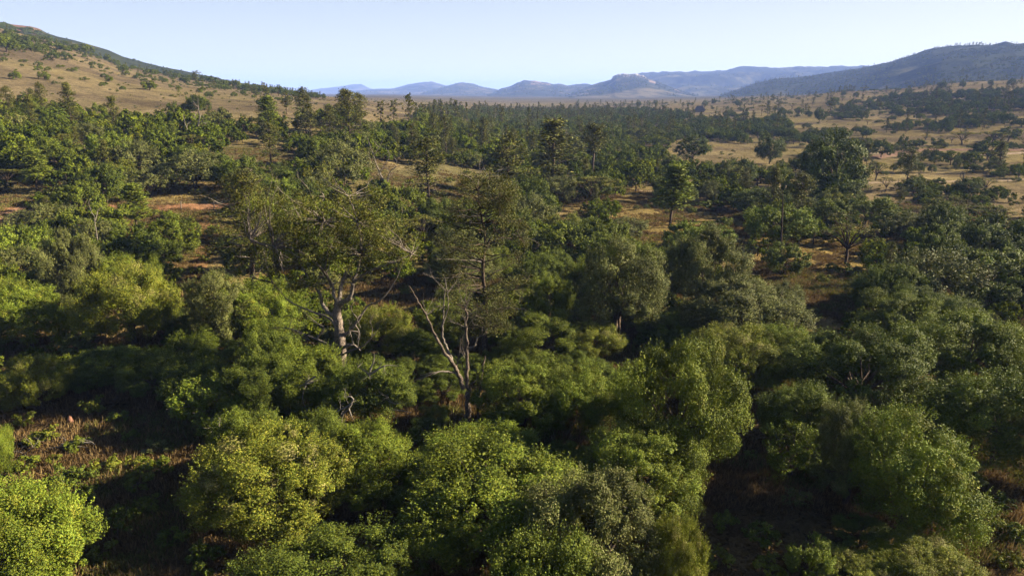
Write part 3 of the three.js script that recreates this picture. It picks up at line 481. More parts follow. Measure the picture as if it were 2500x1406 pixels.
plant('cedar_young', 333, 570, 452, 65, 'slim young cedar growing on the near side of the dirt road', 'roadside young cedar');
plant('acacia', 1450, 508, 434, 140, 'umbrella acacia with a flat yellow-green top in the middle clearing', 'umbrella acacia');
plant('acacia', 950, 640, 540, 170, 'flat layered acacia behind the crown of the old gnarled cedar');
plant('cedar_young', 1635, 556, 407, 82, 'neat conical young cedar on a thin dark trunk in the open grass', 'conical cedar');
plant('cedar_tall', 1350, 478, 298, 120, 'tall tapering cedar rising above the middle of the forest', 'tapering cedar');
plant('cedar_old', 1240, 490, 335, 110, 'broken-topped cedar left of the tapering cedar', 'broken-topped cedar');
plant('cedar_tuft', 1449, 432, 306, 72, 'tufted cedar on a long bare pale trunk right of the tapering cedar', 'tufted cedar');
plant('cedar_old', 1050, 510, 345, 100, 'ragged cedar with a dead leaning top at the edge of the grass gap', 'dead-topped cedar');
plant('dark2', 2030, 498, 330, 160, 'huge dark tree towering over the open plain', 'huge dark tree');
plant('dark', 2040, 500, 425, 150, 'dark bushy undergrowth tree at the foot of the huge dark tree');
plant('bright', 1900, 610, 505, 165, 'vivid green tree lit from the side behind the bare pole', 'vivid side-lit tree');
plant('dark', 1920, 545, 470, 130, 'dark tree between the vivid side-lit tree and the huge dark tree');
plant('dark2', 1840, 535, 458, 130, 'deep green tree beyond the conical cedar near the farm track');
plant('thorn', 2065, 645, 525, 135, 'sparse layered thorn tree with bare grey branches', 'sparse thorn tree');
plant('mid', 2110, 565, 480, 150, 'green tree in front of the huge dark tree');
plant('grey', 2215, 595, 520, 105, 'grey-green tree right behind the sparse thorn tree');
plant('mid', 1915, 680, 596, 105, 'round olive bush at the foot of the bare pole', 'round olive bush');
plant('grey', 2265, 765, 612, 205, 'broad dusky tree on the far side of the right-hand clearing', 'broad dusky tree');
plant('mid', 2400, 745, 610, 200, 'olive tree with fine twigs right of the broad dusky tree');
plant('dark', 2440, 640, 530, 150, 'dark tree near the right edge beyond the broad dusky tree');
plant('mid2', 2180, 860, 715, 180, 'mixed green tree at the corner of the right-hand clearing', 'clearing corner tree');
plant('dark2', 2300, 850, 715, 160, 'deep green tree between the clearing corner tree and the sunlit green tree');
plant('grey', 1905, 800, 690, 95, 'small grey-leaved tree on the edge of the right-hand clearing', 'small grey-leaved tree');
plant('mid', 2290, 640, 545, 120, 'green tree in the thicket beyond the broad dusky tree');
plant('thorn', 2330, 545, 482, 120, 'wide pale thorn tree in the dry scrub beside the farm track');
plant('thorn', 2250, 560, 500, 90, 'small thorn tree in the dry scrub behind the sparse thorn tree');
plant('mid', 1560, 720, 600, 130, 'dense green tree between the dusky willow-like and drooping grey-green trees');
plant('mid2', 1380, 650, 545, 150, 'rounded green tree behind the shoulder of the tall ragged cedar');
plant('grey', 1300, 590, 480, 110, 'leaning grey-green tree beside the tall ragged cedar', 'leaning grey-green tree');
plant('grey', 1525, 600, 530, 115, 'round grey-green tree in front of the umbrella acacia');
plant('mid', 1415, 585, 530, 100, 'leafy tree before the trunk of the umbrella acacia');
plant('dark', 770, 620, 520, 120, 'dark bush behind the crown of the old gnarled cedar');
plant('mid2', 240, 620, 500, 170, 'open olive thicket tree beside the roadside young cedar');
plant('grey', 120, 600, 500, 160, 'dusty olive tree in front of the bare soil bank');
plant('acacia', 15, 455, 415, 95, 'flat-topped acacia on the left edge above the bare soil bank');
plant('dark', 1010, 890, 800, 110, 'shaded tree between the cream-green bush and the forked dead tree');
plant('mid', 1080, 840, 740, 110, 'green tree behind the stems of the forked dead tree');
// trees and bushes of the open plain
const onPlain = [['dark', 2152, 386, 340, 50], ['dark', 2124, 384, 342, 28], ['dark2', 2205, 362, 328, 27], ['dark', 2239, 361, 339, 44], ['dark2', 2288, 357, 336, 38], ['acacia', 2350, 353, 322, 70], ['acacia', 2425, 352, 322, 80], ['dark', 2284, 397, 366, 24], ['mid', 2322, 403, 367, 46], ['dark2', 2335, 416, 383, 20], ['mid', 2372, 408, 370, 46], ['dark', 2412, 388, 338, 72], ['mid', 2436, 409, 385, 36], ['dark2', 2132, 423, 391, 26], ['mid', 2182, 418, 401, 16], ['mid', 2218, 421, 384, 50], ['mid2', 2249, 422, 398, 20], ['mid', 2276, 421, 402, 20], ['grey', 2478, 420, 400, 26], ['acacia', 2162, 469, 432, 40], ['mid', 2228, 477, 435, 54], ['mid', 2273, 458, 445, 15], ['dark', 2360, 480, 435, 64], ['mid2', 2482, 444, 432, 22], ['dark', 2462, 345, 310, 60], ['mid', 2158, 428, 417, 22], ['mid', 2206, 480, 466, 24], ['dark', 1800, 455, 388, 84], ['dark2', 1690, 395, 330, 90], ['dark', 1880, 400, 335, 70], ['mid', 1640, 430, 380, 50], ['mid', 1720, 445, 395, 50], ['grey', 1730, 500, 440, 50], ['mid', 1670, 505, 450, 60]];
const farTrees = [['mid', 1721, 261, 246, 15], ['dark', 1742, 256, 239, 12], ['dark', 1801, 261, 243, 17], ['acacia', 1860, 282, 256, 16], ['cedar_tall', 1875, 282, 246, 22], ['cedar_old', 1901, 272, 243, 22], ['dark2', 1907, 300, 268, 28], ['acacia', 1934, 268, 252, 22], ['mid', 1952, 282, 261, 24], ['dark', 2000, 300, 262, 30], ['cedar_old', 2026, 282, 238, 26], ['dark', 2073, 268, 245, 18], ['mid', 2090, 240, 224, 14], ['acacia', 2110, 226, 212, 22], ['dark', 2300, 221, 196, 20], ['mid', 2220, 232, 216, 18], ['dark', 2180, 238, 222, 18], ['cedar_tall', 1985, 258, 238, 12], ['mid', 1655, 280, 264, 18], ['mid', 1640, 292, 268, 24], ['cedar_old', 1621, 290, 258, 18], ['acacia', 1840, 262, 254, 9], ['mid', 1775, 268, 259, 8], ['mid', 1826, 270, 262, 7], ['cedar_young', 2020, 250, 228, 10], ['dark', 2060, 236, 220, 12], ['acacia', 2150, 248, 236, 14], ['mid', 2255, 236, 224, 12], ['dark', 2350, 216, 196, 16], ['mid', 2420, 210, 196, 14], ['dark', 2470, 212, 190, 18], ['acacia', 2380, 228, 216, 16], ['mid', 1690, 258, 250, 9], ['dark', 1560, 262, 246, 14], ['mid', 1600, 258, 244, 12], ['acacia', 1520, 262, 250, 12]];
const skyline = [['cedar_old', 745, 305, 214, 46], ['cedar_old', 733, 275, 226, 26], ['cedar_old', 853, 357, 219, 74], ['cedar_old', 880, 335, 228, 44], ['cedar_tuft', 998, 318, 229, 30], ['cedar_old', 962, 315, 243, 32], ['cedar_old', 930, 305, 246, 32], ['cedar_tall', 1114, 305, 245, 26], ['cedar_tall', 1140, 305, 250, 14], ['cedar_old', 1036, 305, 252, 28], ['cedar_old', 805, 330, 258, 54], ['cedar_old', 760, 340, 252, 40], ['cedar_tall', 175, 312, 202, 44], ['dark', 483, 280, 232, 56], ['dark2', 425, 285, 248, 34], ['mid', 452, 278, 252, 30], ['cedar_tuft', 700, 280, 240, 26], ['cedar_old', 1180, 395, 288, 40], ['cedar_old', 1090, 385, 282, 38], ['cedar_old', 30, 310, 212, 40], ['cedar_old', 660, 400, 300, 60], ['cedar_old', 1010, 385, 300, 40], ['dark', 640, 262, 236, 30], ['cedar_old', 700, 262, 222, 24], ['cedar_old', 648, 250, 200, 22], ['cedar_old', 478, 205, 172, 24], ['cedar_tall', 1290, 330, 262, 22], ['cedar_old', 1225, 320, 256, 26], ['mid', 80, 300, 250, 50], ['mid2', 240, 300, 252, 46], ['bright', 500, 332, 296, 50], ['grey', 220, 345, 300, 60]];
// shrubs dotted over the grassy western slope
const onSlope = [[365, 220, 203, 34], [340, 193, 183, 24], [302, 178, 163, 22], [320, 165, 150, 20], [300, 110, 92, 0]].slice(0, 4).concat([[365, 182, 172, 28], [410, 186, 174, 18], [278, 157, 147, 18], [262, 150, 136, 16], [308, 152, 142, 20], [212, 141, 132, 20], [165, 149, 136, 22], [128, 148, 132, 26], [195, 128, 112, 30], [215, 132, 116, 26], [135, 128, 108, 40], [100, 126, 110, 36], [75, 126, 108, 34], [48, 124, 100, 44], [15, 128, 98, 46], [38, 98, 85, 26], [62, 122, 108, 26], [110, 108, 94, 26], [80, 108, 92, 26], [140, 102, 82, 28], [30, 112, 96, 30], [175, 126, 114, 22], [245, 162, 158, 14], [250, 138, 128, 16], [232, 130, 118, 18], [450, 182, 174, 16], [430, 190, 180, 18], [470, 196, 186, 18], [500, 200, 188, 22], [520, 204, 190, 24], [545, 212, 200, 18], [575, 214, 200, 22], [530, 196, 180, 22], [480, 186, 172, 20], [600, 220, 208, 20], [640, 226, 212, 22], [590, 218, 210, 26], [625, 228, 216, 22], [680, 234, 214, 30], [655, 232, 222, 16], [505, 211, 206, 14], [345, 168, 158, 18], [55, 152, 147, 18], [350, 199, 193, 14], [160, 140, 130, 18], [5, 112, 90, 40], [60, 104, 90, 24], [90, 92, 80, 20], [20, 86, 74, 22], [550, 222, 212, 12]]);

// ───────────── single trees with a shape of their own ─────────────
// a frame at a tree's foot: M(px, py, dz) is the point dz metres behind the tree's own upright plane, measured from its foot
function frameOf(bx, by) { const p = onGround(bx, by), d = -p.z; return { p, s: project(p)[2] / F, M: (px, py, dz = 0) => { const r = rayOf(px, py), k = (d + dz) / -r.z; return V(r.x * k - p.x, r.y * k + EYE - p.y, r.z * k - p.z); } }; }
function smooth(pts, n) { return new THREE.CatmullRomCurve3(pts).getPoints(n ?? pts.length * 3); }
{ // the old gnarled cedar: thick pale trunk, crooked open limbs, broad ragged crown
  const { p, M, s } = frameOf(833, 935), R = rngOf(301), L = new Leaves(), W = new Wood(), X = new Wood(), BK = [0.50, 0.42, 0.36], PALE = [0.50, 0.445, 0.39];
  const limb = (list, r0, r1, col = PALE, sides = 7) => { const pts = list.map(([x, y, z]) => M(x, y, z ?? 0)), c = smooth(pts, pts.length * 4); for (let i = 1; i < c.length - 1; i++) c[i].add(V(R() - 0.5, R() - 0.5, R() - 0.5).multiplyScalar(r0 * 0.5)); W.limb(c, r0, r1, sides, col); return pts; };
  W.limb(smooth([M(834, 950, 0), M(832, 870, 0), M(827, 800, 0), M(822, 770, 0), M(826, 735, 0)], 14), 0.62, 0.38, 12, BK, 0.8);
  const ends = [], boughs = [];
  const main = [
    [[[824, 775], [806, 768], [786, 742, 1], [778, 712, 1], [760, 690, 2], [735, 640, 2.5], [742, 560, 3]], 0.5, 0.09],
    [[[824, 745], [815, 722], [812, 700, 1], [795, 668, 1], [800, 610, 0], [790, 540, 0]], 0.42, 0.08],
    [[[826, 745], [846, 733, -1.5], [853, 728, -2], [862, 690, -2], [880, 620, -1], [872, 540, 0], [850, 480, 1]], 0.55, 0.07],
    [[[829, 830], [845, 815], [866, 793, -1], [884, 765, -1.5], [900, 744, -1.5], [924, 736, -2], [955, 700, -2], [985, 640, -2]], 0.36, 0.05],
    [[[824, 800], [800, 775, 2], [765, 762, 2], [730, 748, 2], [700, 730, 3], [665, 690, 3]], 0.3, 0.05],
    [[[826, 740], [835, 690, 2], [860, 640, 3], [915, 600, 4], [965, 590, 4]], 0.45, 0.07],
    [[[812, 700, 1], [770, 640, -2], [720, 610, -3], [665, 600, -3], [610, 585, -2]], 0.3, 0.05],
    [[[862, 690, -2], [905, 660, -3], [960, 640, -3], [1005, 620, -2]], 0.28, 0.05],
  ];
  for (const [l, a, b] of main) ends.push(limb(l, a * 0.52, b * 0.6));
  // bare grey lower boughs and twigs
  for (const [l, a] of [[[[828, 850], [810, 845], [772, 828, 1], [740, 815, 1], [705, 802, 2], [655, 800, 2]], 0.2], [[[826, 855], [845, 845, -1], [862, 842, -1], [872, 848, -1], [880, 856, -1]], 0.2], [[[830, 870], [850, 858, -1], [885, 845, -1], [905, 826, -1], [925, 800, -1]], 0.12], [[[772, 828, 1], [790, 800, 1], [775, 790, 1], [755, 780, 1]], 0.12], [[[740, 815, 1], [755, 830, 1], [768, 843, 1]], 0.08], [[[866, 793, -1], [876, 810, -1], [870, 835, -1]], 0.1], [[[884, 765, -1.5], [872, 778, -2], [880, 800, -2]], 0.08], [[[862, 842, -1], [858, 825, -1], [852, 808, -1]], 0.07], [[[735, 640, 2.5], [720, 570, 2], [732, 530, 2], [722, 515, 2]], 0.16], [[[742, 560, 3], [760, 520, 2], [790, 480, 2], [776, 462, 2]], 0.14], [[[735, 600, 2], [775, 590, 0], [785, 560, 0], [775, 540, 0]], 0.12], [[[610, 585, -2], [640, 597, -2], [690, 622, -2], [720, 640, -1]], 0.16], [[[590, 600, -2], [560, 590, -2], [600, 575, -2], [575, 594, -2]], 0.08]]) { const pts = l.map(([x, y, z]) => M(x, y, z ?? 0)); const B = new Wood(); boughs.push(B); B.limb(smooth(pts, pts.length * 3), a, 0.025, 6, DEAD); const q = pts[pts.length - 2]; bare(B, R, q, V(R() - 0.5, R() * 0.7, R() - 0.5), 1.8, 0.05, 1, { wig: 0.7 }); }
  const cloud = [];
  for (let i = 0; i < 64; i++) {           // ragged groups of foliage with air between them
    const a = R() * 6.283, t = Math.sqrt(R()), x = 792 + Math.cos(a) * t * 215, y = 586 + Math.sin(a) * t * (96 + 44 * R()) + (R() - 0.5) * 24; if ((y > 684 && x > 745 && x < 900) || (x > 925 && y > 676)) continue;
    const c = M(x, y, (R() - 0.5) * 12 * Math.sqrt(1 - t * t * 0.85)), n = 4 + Math.floor(R() * 3), s = lerp(0.8, 1.7, R()); for (let k = 0; k < n; k++) { const d = rand3(R); cloud.push(c.clone().add(V(d[0] * s * 1.25, d[1] * s * 0.9 + k * 0.12, d[2] * s * 1.25))); }
  }
  const hubs = main.flatMap(([l]) => l.slice(3).map(([x, y, z]) => M(x, y, z ?? 0)));
  for (const c of cloud) {
    let best = hubs[0]; for (const h of hubs) if (h.distanceTo(c) < best.distanceTo(c)) best = h;
    const dead = R() < 0.16, B = dead ? new Wood() : W; if (dead) boughs.push(B); B.limb(wander(R, best, c, 4, 0.09), 0.075, 0.018, 4, dead ? DEAD : PALE);
    if (dead) { bare(B, R, c, V().subVectors(c, best), 1.5, 0.035, 1, { wig: 0.7 }); continue; }
    const dir = V().subVectors(c, best).normalize(), tint = 0.75 + 0.6 * R();
    for (let k = 0; k < 3; k++) { const d = rand3(R), q = c.clone().add(V(d[0] * 0.9, d[1] * 0.55, d[2] * 0.9)); spray(L, R, q, dir, 0.62, 62, 0.25, 0.085, R() < 0.75 ? PAL.cedar : PAL.mid, tint * (0.8 + 0.4 * R()), -0.1); }
  }
  const o = treeOf('gnarled_cedar', [['trunk', W, barkMat], ['crown', L, leafMat], ...boughs.map((b, i) => [i ? 'dead_branch_' + String(i).padStart(3, '0') : 'dead_branch', b, barkMat])]); o.position.copy(p); scene.add(o);
  tag(o, 'huge old cedar with a thick pale trunk, crooked open limbs and ragged crown', 'cedar');
  landmarks.push({ short: 'old gnarled cedar', at: [815, 690, 1], p }); planted.push({ x: p.x, z: p.z, R: 3, H: 20, key: 'x', o });
}
{ // the forked dead tree in the middle
  const { p, M } = frameOf(1147, 1050), R = rngOf(302), W = new Wood(), X = new Wood(), col = [0.33, 0.27, 0.225], pale = [0.46, 0.41, 0.36];
  const boughs = [], add = (B, l, a, b, c = col, n = 7) => { if (B === X) boughs.push(B = new Wood()); B.at = l; const pts = l.map(([x, y, z]) => M(x, y, z ?? 0)), q = smooth(pts, pts.length * 4); for (let i = 1; i < q.length - 1; i++) q[i].add(V(R() - 0.5, R() - 0.5, R() - 0.5).multiplyScalar(a * 0.5)); B.limb(q, a * 0.68, b * 0.75, n, c); };
  add(W, [[1143, 1060], [1142, 1010], [1143, 960], [1141, 930], [1140, 860], [1138, 800], [1137, 750], [1134, 692]], 0.46, 0.035);
  add(W, [[1132, 950, -0.5], [1120, 915, -0.5], [1106, 890, -1], [1085, 860, -1], [1060, 815, -1], [1040, 770, -1], [1018, 732, -1], [998, 698, -1]], 0.32, 0.04);
  add(W, [[1106, 890, -1], [1092, 850, 0], [1080, 822, 0], [1082, 790, 0], [1093, 755, 0], [1092, 715, 0], [1086, 682, 0]], 0.2, 0.03, pale);
  add(W, [[1082, 790, 0], [1083, 750, 0.4], [1085, 720, 0.4], [1089, 690, 0.4], [1081, 668, 0.4]], 0.1, 0.02, pale);
  add(W, [[1168, 1050, 0.5], [1166, 1000, 0.5], [1170, 955, 0.5], [1178, 905, 0.5], [1184, 870, 0.5]], 0.2, 0.1);
  add(W, [[1141, 850], [1158, 845], [1165, 826], [1180, 817], [1190, 800]], 0.13, 0.03, pale);
  add(X, [[1118, 912, -0.5], [1100, 908, -1], [1075, 908, -1.5], [1050, 915, -2], [1010, 930, -2]], 0.17, 0.04, pale);
  add(X, [[1075, 908, -1.5], [1055, 910, -2], [1025, 917, -2]], 0.06, 0.02, pale);
  add(X, [[1141, 935], [1128, 922], [1118, 912, -0.5]], 0.17, 0.15, pale);
  add(X, [[1141, 930], [1132, 900], [1120, 875]], 0.12, 0.03, pale);
  add(X, [[1112, 905, -0.7], [1118, 880], [1123, 850], [1125, 822]], 0.1, 0.03);
  add(X, [[1138, 772], [1152, 766], [1163, 761]], 0.08, 0.02, pale);
  add(X, [[1143, 945], [1160, 930], [1172, 918]], 0.08, 0.03, pale);
  add(X, [[1150, 955, -1], [1140, 962, -1.2], [1130, 975, -1.2], [1131, 1000, -1.2], [1136, 1025, -1.2]], 0.09, 0.03, pale);
  add(X, [[1165, 826], [1178, 812], [1176, 800]], 0.05, 0.02, pale);
  add(X, [[1092, 785, 0], [1108, 780, 0], [1122, 762, 0]], 0.05, 0.015, pale);
  add(X, [[1060, 815, -1], [1048, 806, -1], [1040, 798, -1]], 0.05, 0.015, pale);
  for (let i = 0; i < 22; i++) { const q = M(...[[1040, 770, -1], [1137, 750, 0], [1138, 800, 0], [1092, 715, 0], [1083, 750, 0], [1141, 880, 0]][i % 6]); bare(W, R, q, V(R() - 0.5, 0.7 * R(), R() - 0.5), 1.7, 0.035, 2, { wig: 0.6, col: pale, forks: 2 }); }
  const o = treeOf('dead_tree', [['trunk', W, barkMat], ...boughs.map((b, i) => [i ? 'dead_branch_' + String(i).padStart(3, '0') : 'dead_branch', b, barkMat])]); o.name = numbered('dead_tree'); o.position.copy(p); scene.add(o);
  tag(o, 'tall leafless dead tree with forked pale stems in the middle foreground', 'dead tree'); landmarks.push({ short: 'forked dead tree', at: [1120, 860, 1], p }); planted.push({ x: p.x, z: p.z, R: 1.2, H: 14, key: 'x', o });
}
{ // the tall ragged cedar behind it: broken outline, airy groups of foliage, many dead grey ends
  const { p, M } = frameOf(1184, 885), R = rngOf(303), L = new Leaves(), W = new Wood(), dead = [], BK = [0.27, 0.21, 0.16];
  const mast = smooth([M(1184, 900), M(1183, 820), M(1186, 740, 0.6), M(1178, 660, 0.4), M(1184, 580), M(1172, 510, -0.5), M(1166, 450, -0.3)], 24); W.limb(mast, 0.34, 0.04, 9, BK);
  const fork = smooth([M(1182, 610, 0.2), M(1208, 560, 1), M(1222, 500, 1.4), M(1216, 462, 1.2)], 10); W.limb(fork, 0.12, 0.03, 6, BK);
  const spine = mast.slice(5).concat(fork.slice(2));
  for (let i = 0; i < 185; i++) {
    const y = lerp(428, 805, Math.pow(R(), 0.95)), half = 44 + 74 * Math.sin(Math.PI * clamp((y - 400) / 440, 0, 1)) * lerp(0.6, 1.15, vnoise(y * 0.028, 4)), side = R() < 0.45 ? -1 : 1, x = 1176 + side * half * Math.pow(R(), 0.8) + (y < 520 ? 12 : 0);
    if (vnoise(x * 0.022 + 11, y * 0.026) < 0.27) continue;
    const c = M(x, y, (R() - 0.58) * 7.5 * Math.sqrt(Math.max(0.1, 1 - ((x - 1176) / 130) ** 2))); let best = spine[0]; for (const s of spine) if (s.distanceTo(c.clone().add(V(0, -1.2, 0))) < best.distanceTo(c.clone().add(V(0, -1.2, 0)))) best = s;
    const gone = R() < 0.15, B = gone ? new Wood() : W; if (gone) dead.push(B); B.limb(wander(R, best, c, 5, 0.1), 0.085, 0.02, 5, gone ? DEAD : BK);
    if (gone) { bare(B, R, c, V().subVectors(c, best).add(V(0, R() * 1.5 - 0.4, 0)), 1.9, 0.035, 2, { wig: 0.7, forks: 2 }); continue; }
    const dir = V().subVectors(c, best).normalize(), tint = 0.7 + 0.6 * R(), n = 4 + Math.floor(R() * 5), s = lerp(0.7, 1.5, R());
    for (let k = 0; k < n; k++) { const q = rand3(R), e = c.clone().add(V(q[0] * s, q[1] * s * 0.85, q[2] * s)); W.limb([c.clone().lerp(best, 0.15), c.clone().lerp(e, 0.5), e], 0.025, 0.008, 3, BK); spray(L, R, e, dir, 0.6, 62, 0.19, 0.075, R() < 0.7 ? PAL.cedarDark : PAL.grey, tint * (0.8 + 0.4 * R()), 0.15); }
  }
  const o = treeOf('ragged_cedar', [['trunk', W, barkMat], ['crown', L, leafMat], ...dead.map((b, i) => [i ? 'dead_branch_' + String(i).padStart(3, '0') : 'dead_branch', b, barkMat])]); o.position.copy(p); scene.add(o);
  tag(o, 'tall ragged cedar with grey dead twigs standing behind the forked dead tree', 'cedar'); landmarks.push({ short: 'tall ragged cedar', at: [1180, 620, 1], p }); planted.push({ x: p.x, z: p.z, R: 2.4, H: 18, key: 'x', o });
}
function snag(list, bx, by, seed, label, short, twigs = 6) {
  const { p, M } = frameOf(bx, by), R = rngOf(seed), W = new Wood(), parts = [], pale = [0.55, 0.5, 0.45];
  list.forEach(([l, a, b], i) => { const pts = l.map(([x, y, z]) => M(x, y, z ?? 0)), q = smooth(pts, pts.length * 4); for (let k = 1; k < q.length - 1; k++) q[k].add(V(R() - 0.5, R() - 0.5, R() - 0.5).multiplyScalar(a * 0.5)); if (i) parts.push(new Wood()); (i ? parts[i - 1] : W).limb(q, a, b, 6, pale); });
  for (let i = 0; i < twigs; i++) { const l = list[i % list.length][0], e = l[1 + Math.floor(R() * (l.length - 1))]; bare(i % list.length ? parts[i % list.length - 1] : W, R, M(e[0], e[1], e[2] ?? 0), V(R() - 0.5, 0.6 * R(), R() - 0.5), 2.2, 0.07, 1, { wig: 0.6, col: pale }); }
  const o = treeOf('dead_tree', [['trunk', W, barkMat], ...parts.map((b, i) => [i ? 'dead_branch_' + String(i).padStart(3, '0') : 'dead_branch', b, barkMat])]); o.name = numbered('dead_tree'); o.position.copy(p); scene.add(o);
  tag(o, label, 'dead tree'); if (short) landmarks.push({ short, at: project(V(p.x, p.y + 4, p.z)), p }); planted.push({ x: p.x, z: p.z, R: 1.5, H: 9, key: 'x', o });
}
snag([[[[941, 466], [935, 440], [926, 420], [917, 398], [908, 370], [895, 335]], 0.26, 0.05], [[[944, 464], [946, 440], [952, 420], [962, 410], [977, 404]], 0.2, 0.05], [[[935, 440], [922, 430], [910, 432]], 0.1, 0.03], [[[926, 420], [940, 400], [950, 380], [942, 360]], 0.12, 0.03], [[[917, 398], [904, 392]], 0.08, 0.03], [[[962, 412], [968, 395], [960, 380]], 0.08, 0.03], [[[910, 380], [925, 360], [935, 340]], 0.1, 0.03]], 942, 470, 311, 'pale leaning dead snag at the edge of the grassy gap', 'leaning dead snag', 10);
snag([[[[480, 345], [481, 320], [482, 308], [484, 298], [487, 284], [483, 262], [482, 240]], 0.34, 0.06], [[[481, 322], [492, 316], [500, 310]], 0.14, 0.04], [[[483, 302], [492, 296], [497, 288]], 0.14, 0.04], [[[468, 338], [463, 326], [455, 314], [450, 298], [446, 280]], 0.16, 0.05], [[[484, 328], [490, 330], [496, 320], [506, 318]], 0.1, 0.03], [[[483, 296], [474, 288], [468, 280]], 0.1, 0.03]], 480, 348, 312, 'white leafless tree standing out of the forest below the grassy slope', 'white leafless tree', 6);
snag([[[[662, 590], [660, 560], [655, 545]], 0.1, 0.05], [[[700, 610], [690, 590], [650, 568]], 0.12, 0.03]], 664, 640, 313, 'small grey snag with a crooked branch beside the foot path', null, 4);
snag([[[[236, 640], [238, 600], [234, 570], [230, 540], [229, 528]], 0.14, 0.04]], 236, 650, 314, 'slender pale dead stem in the thicket near the roadside young cedar', null, 3);
snag([[[[0, 305], [2, 280], [0, 262]], 0.3, 0.15]], 1, 312, 315, 'bare grey trunk on the left edge below the grassy slope', null, 2);
snag([[[[1195, 470], [1190, 440], [1186, 420], [1180, 408]], 0.2, 0.05], [[[1186, 422], [1172, 424], [1160, 415]], 0.1, 0.03], [[[1188, 430], [1205, 425], [1215, 415]], 0.1, 0.03], [[[1200, 440], [1222, 438], [1240, 428]], 0.1, 0.03]], 1195, 500, 316, 'white antler-like dead branches rising behind the broken-topped cedar', null, 4);
snag([[[[2352, 462], [2353, 440], [2356, 424]], 0.3, 0.15], [[[2353, 440], [2346, 430], [2349, 420]], 0.12, 0.06]], 2352, 470, 317, 'dark broken snag beside the farm track on the plain', null, 2);
{ // straight bare pole-like stem
  const { p, M } = frameOf(1908, 650), W = new Wood(), c = smooth([M(1907, 650), M(1908, 590), M(1910, 540), M(1912, 500), M(1911, 465)], 12); W.limb(c, 0.24, 0.04, 8, DARKBARK);
  const X = new Wood(); X.limb(smooth([M(1909, 565), M(1918, 556), M(1924, 549)], 5), 0.07, 0.02, 5, DARKBARK);
  const o = treeOf('bare_pole_tree', [['trunk', W, barkMat], ['dead_branch', X, barkMat]]); o.position.copy(p); scene.add(o); tag(o, 'straight dark bare stem standing like a pole before the vivid green tree', 'dead tree'); landmarks.push({ short: 'bare pole', at: [1909, 560, 1], p });
}
// white dead boughs lying in the crowns below the gnarled cedar
function bough(name, bx, by, dz, list, seed, label) {
  const { p, M } = frameOf(bx, by), R = rngOf(seed), W = new Wood(), o0 = M(list[0][0][0], list[0][0][1], dz), pale = [0.62, 0.58, 0.52];
  for (const l of list) { const pts = l.map(([x, y, z]) => M(x, y, dz + (z ?? 0)).sub(o0)); W.limb(smooth(pts, pts.length * 3), l.w ?? 0.09, 0.02, 6, pale); }
  for (let i = 0; i < 6; i++) { const l = list[i % list.length], e = l[Math.floor(R() * l.length)]; bare(W, R, M(e[0], e[1], dz + (e[2] ?? 0)).sub(o0), V(R() - 0.5, R() - 0.5, R() - 0.6), 0.9, 0.03, 1, { wig: 0.7, col: pale }); }
  const o = shade(new THREE.Mesh(W.geometry(), barkMat)); o.name = numbered(name); o.position.copy(p).add(o0); scene.add(o); tag(o, label, 'dead branch'); return o;
}
bough('dead_bough', 835, 1050, -3.4, [[[862, 975], [852, 990], [830, 1000], [808, 1015], [792, 1038]], [[858, 985], [845, 1005], [830, 1015], [822, 1035]], [[850, 995], [856, 1012], [862, 1025]], [[838, 1004], [834, 1025], [830, 1048]], [[862, 975], [855, 968], [840, 970]]], 331, 'largest white dead bough, hanging fork-like in the lowest crown below the gnarled cedar');
bough('dead_bough', 750, 1040, -2.4, [[[768, 920], [752, 930], [742, 950], [738, 975], [748, 1002]], [[752, 930], [735, 942], [718, 953]], [[748, 938], [762, 934], [768, 932]]], 332, 'thin curved white bough lying across the green crown left of the largest one');
bough('dead_bough', 905, 1040, -2.6, [[[900, 915], [890, 905], [872, 897]], [[900, 915], [905, 900], [912, 880], [913, 862]], [[900, 915], [918, 905], [930, 890]], [[905, 912], [940, 893], [970, 893]]], 333, 'spiky pale dead twigs in the dark crown right of the gnarled cedar trunk');
bough('dead_bough', 955, 1040, -2.0, [[[945, 975], [960, 985], [985, 983]], [[950, 1000], [975, 1002], [1010, 1008]], [[945, 970], [955, 1000]]], 334, 'bent grey bough on the shaded side of the dark crown near the dead tree');
bough('fallen_log', 70, 1115, -0.1, [[[40, 1120], [58, 1108], [78, 1092]]], 335, 'grey fallen log lying on the shaded ground near the left edge');
bough('brushwood', 190, 1100, -0.2, [[[120, 1095], [160, 1088], [220, 1080]], [[130, 1100], [175, 1090], [215, 1092]], [[150, 1085], [190, 1078], [230, 1085]]], 336, 'heap of grey brushwood on the dark clearing floor');
bough('fallen_branch', 540, 1110, -0.3, [[[535, 1020], [534, 1050], [545, 1070], [553, 1092]], [[534, 1050], [520, 1058], [512, 1052]]], 337, 'grey drooping branch under the spindly tree');
bough('dead_twigs', 1610, 1440, -0.5, [[[1612, 1410], [1608, 1385], [1600, 1360]], [[1608, 1385], [1616, 1370]]], 338, 'white dead twigs at the bottom edge beside the brown grass gap');

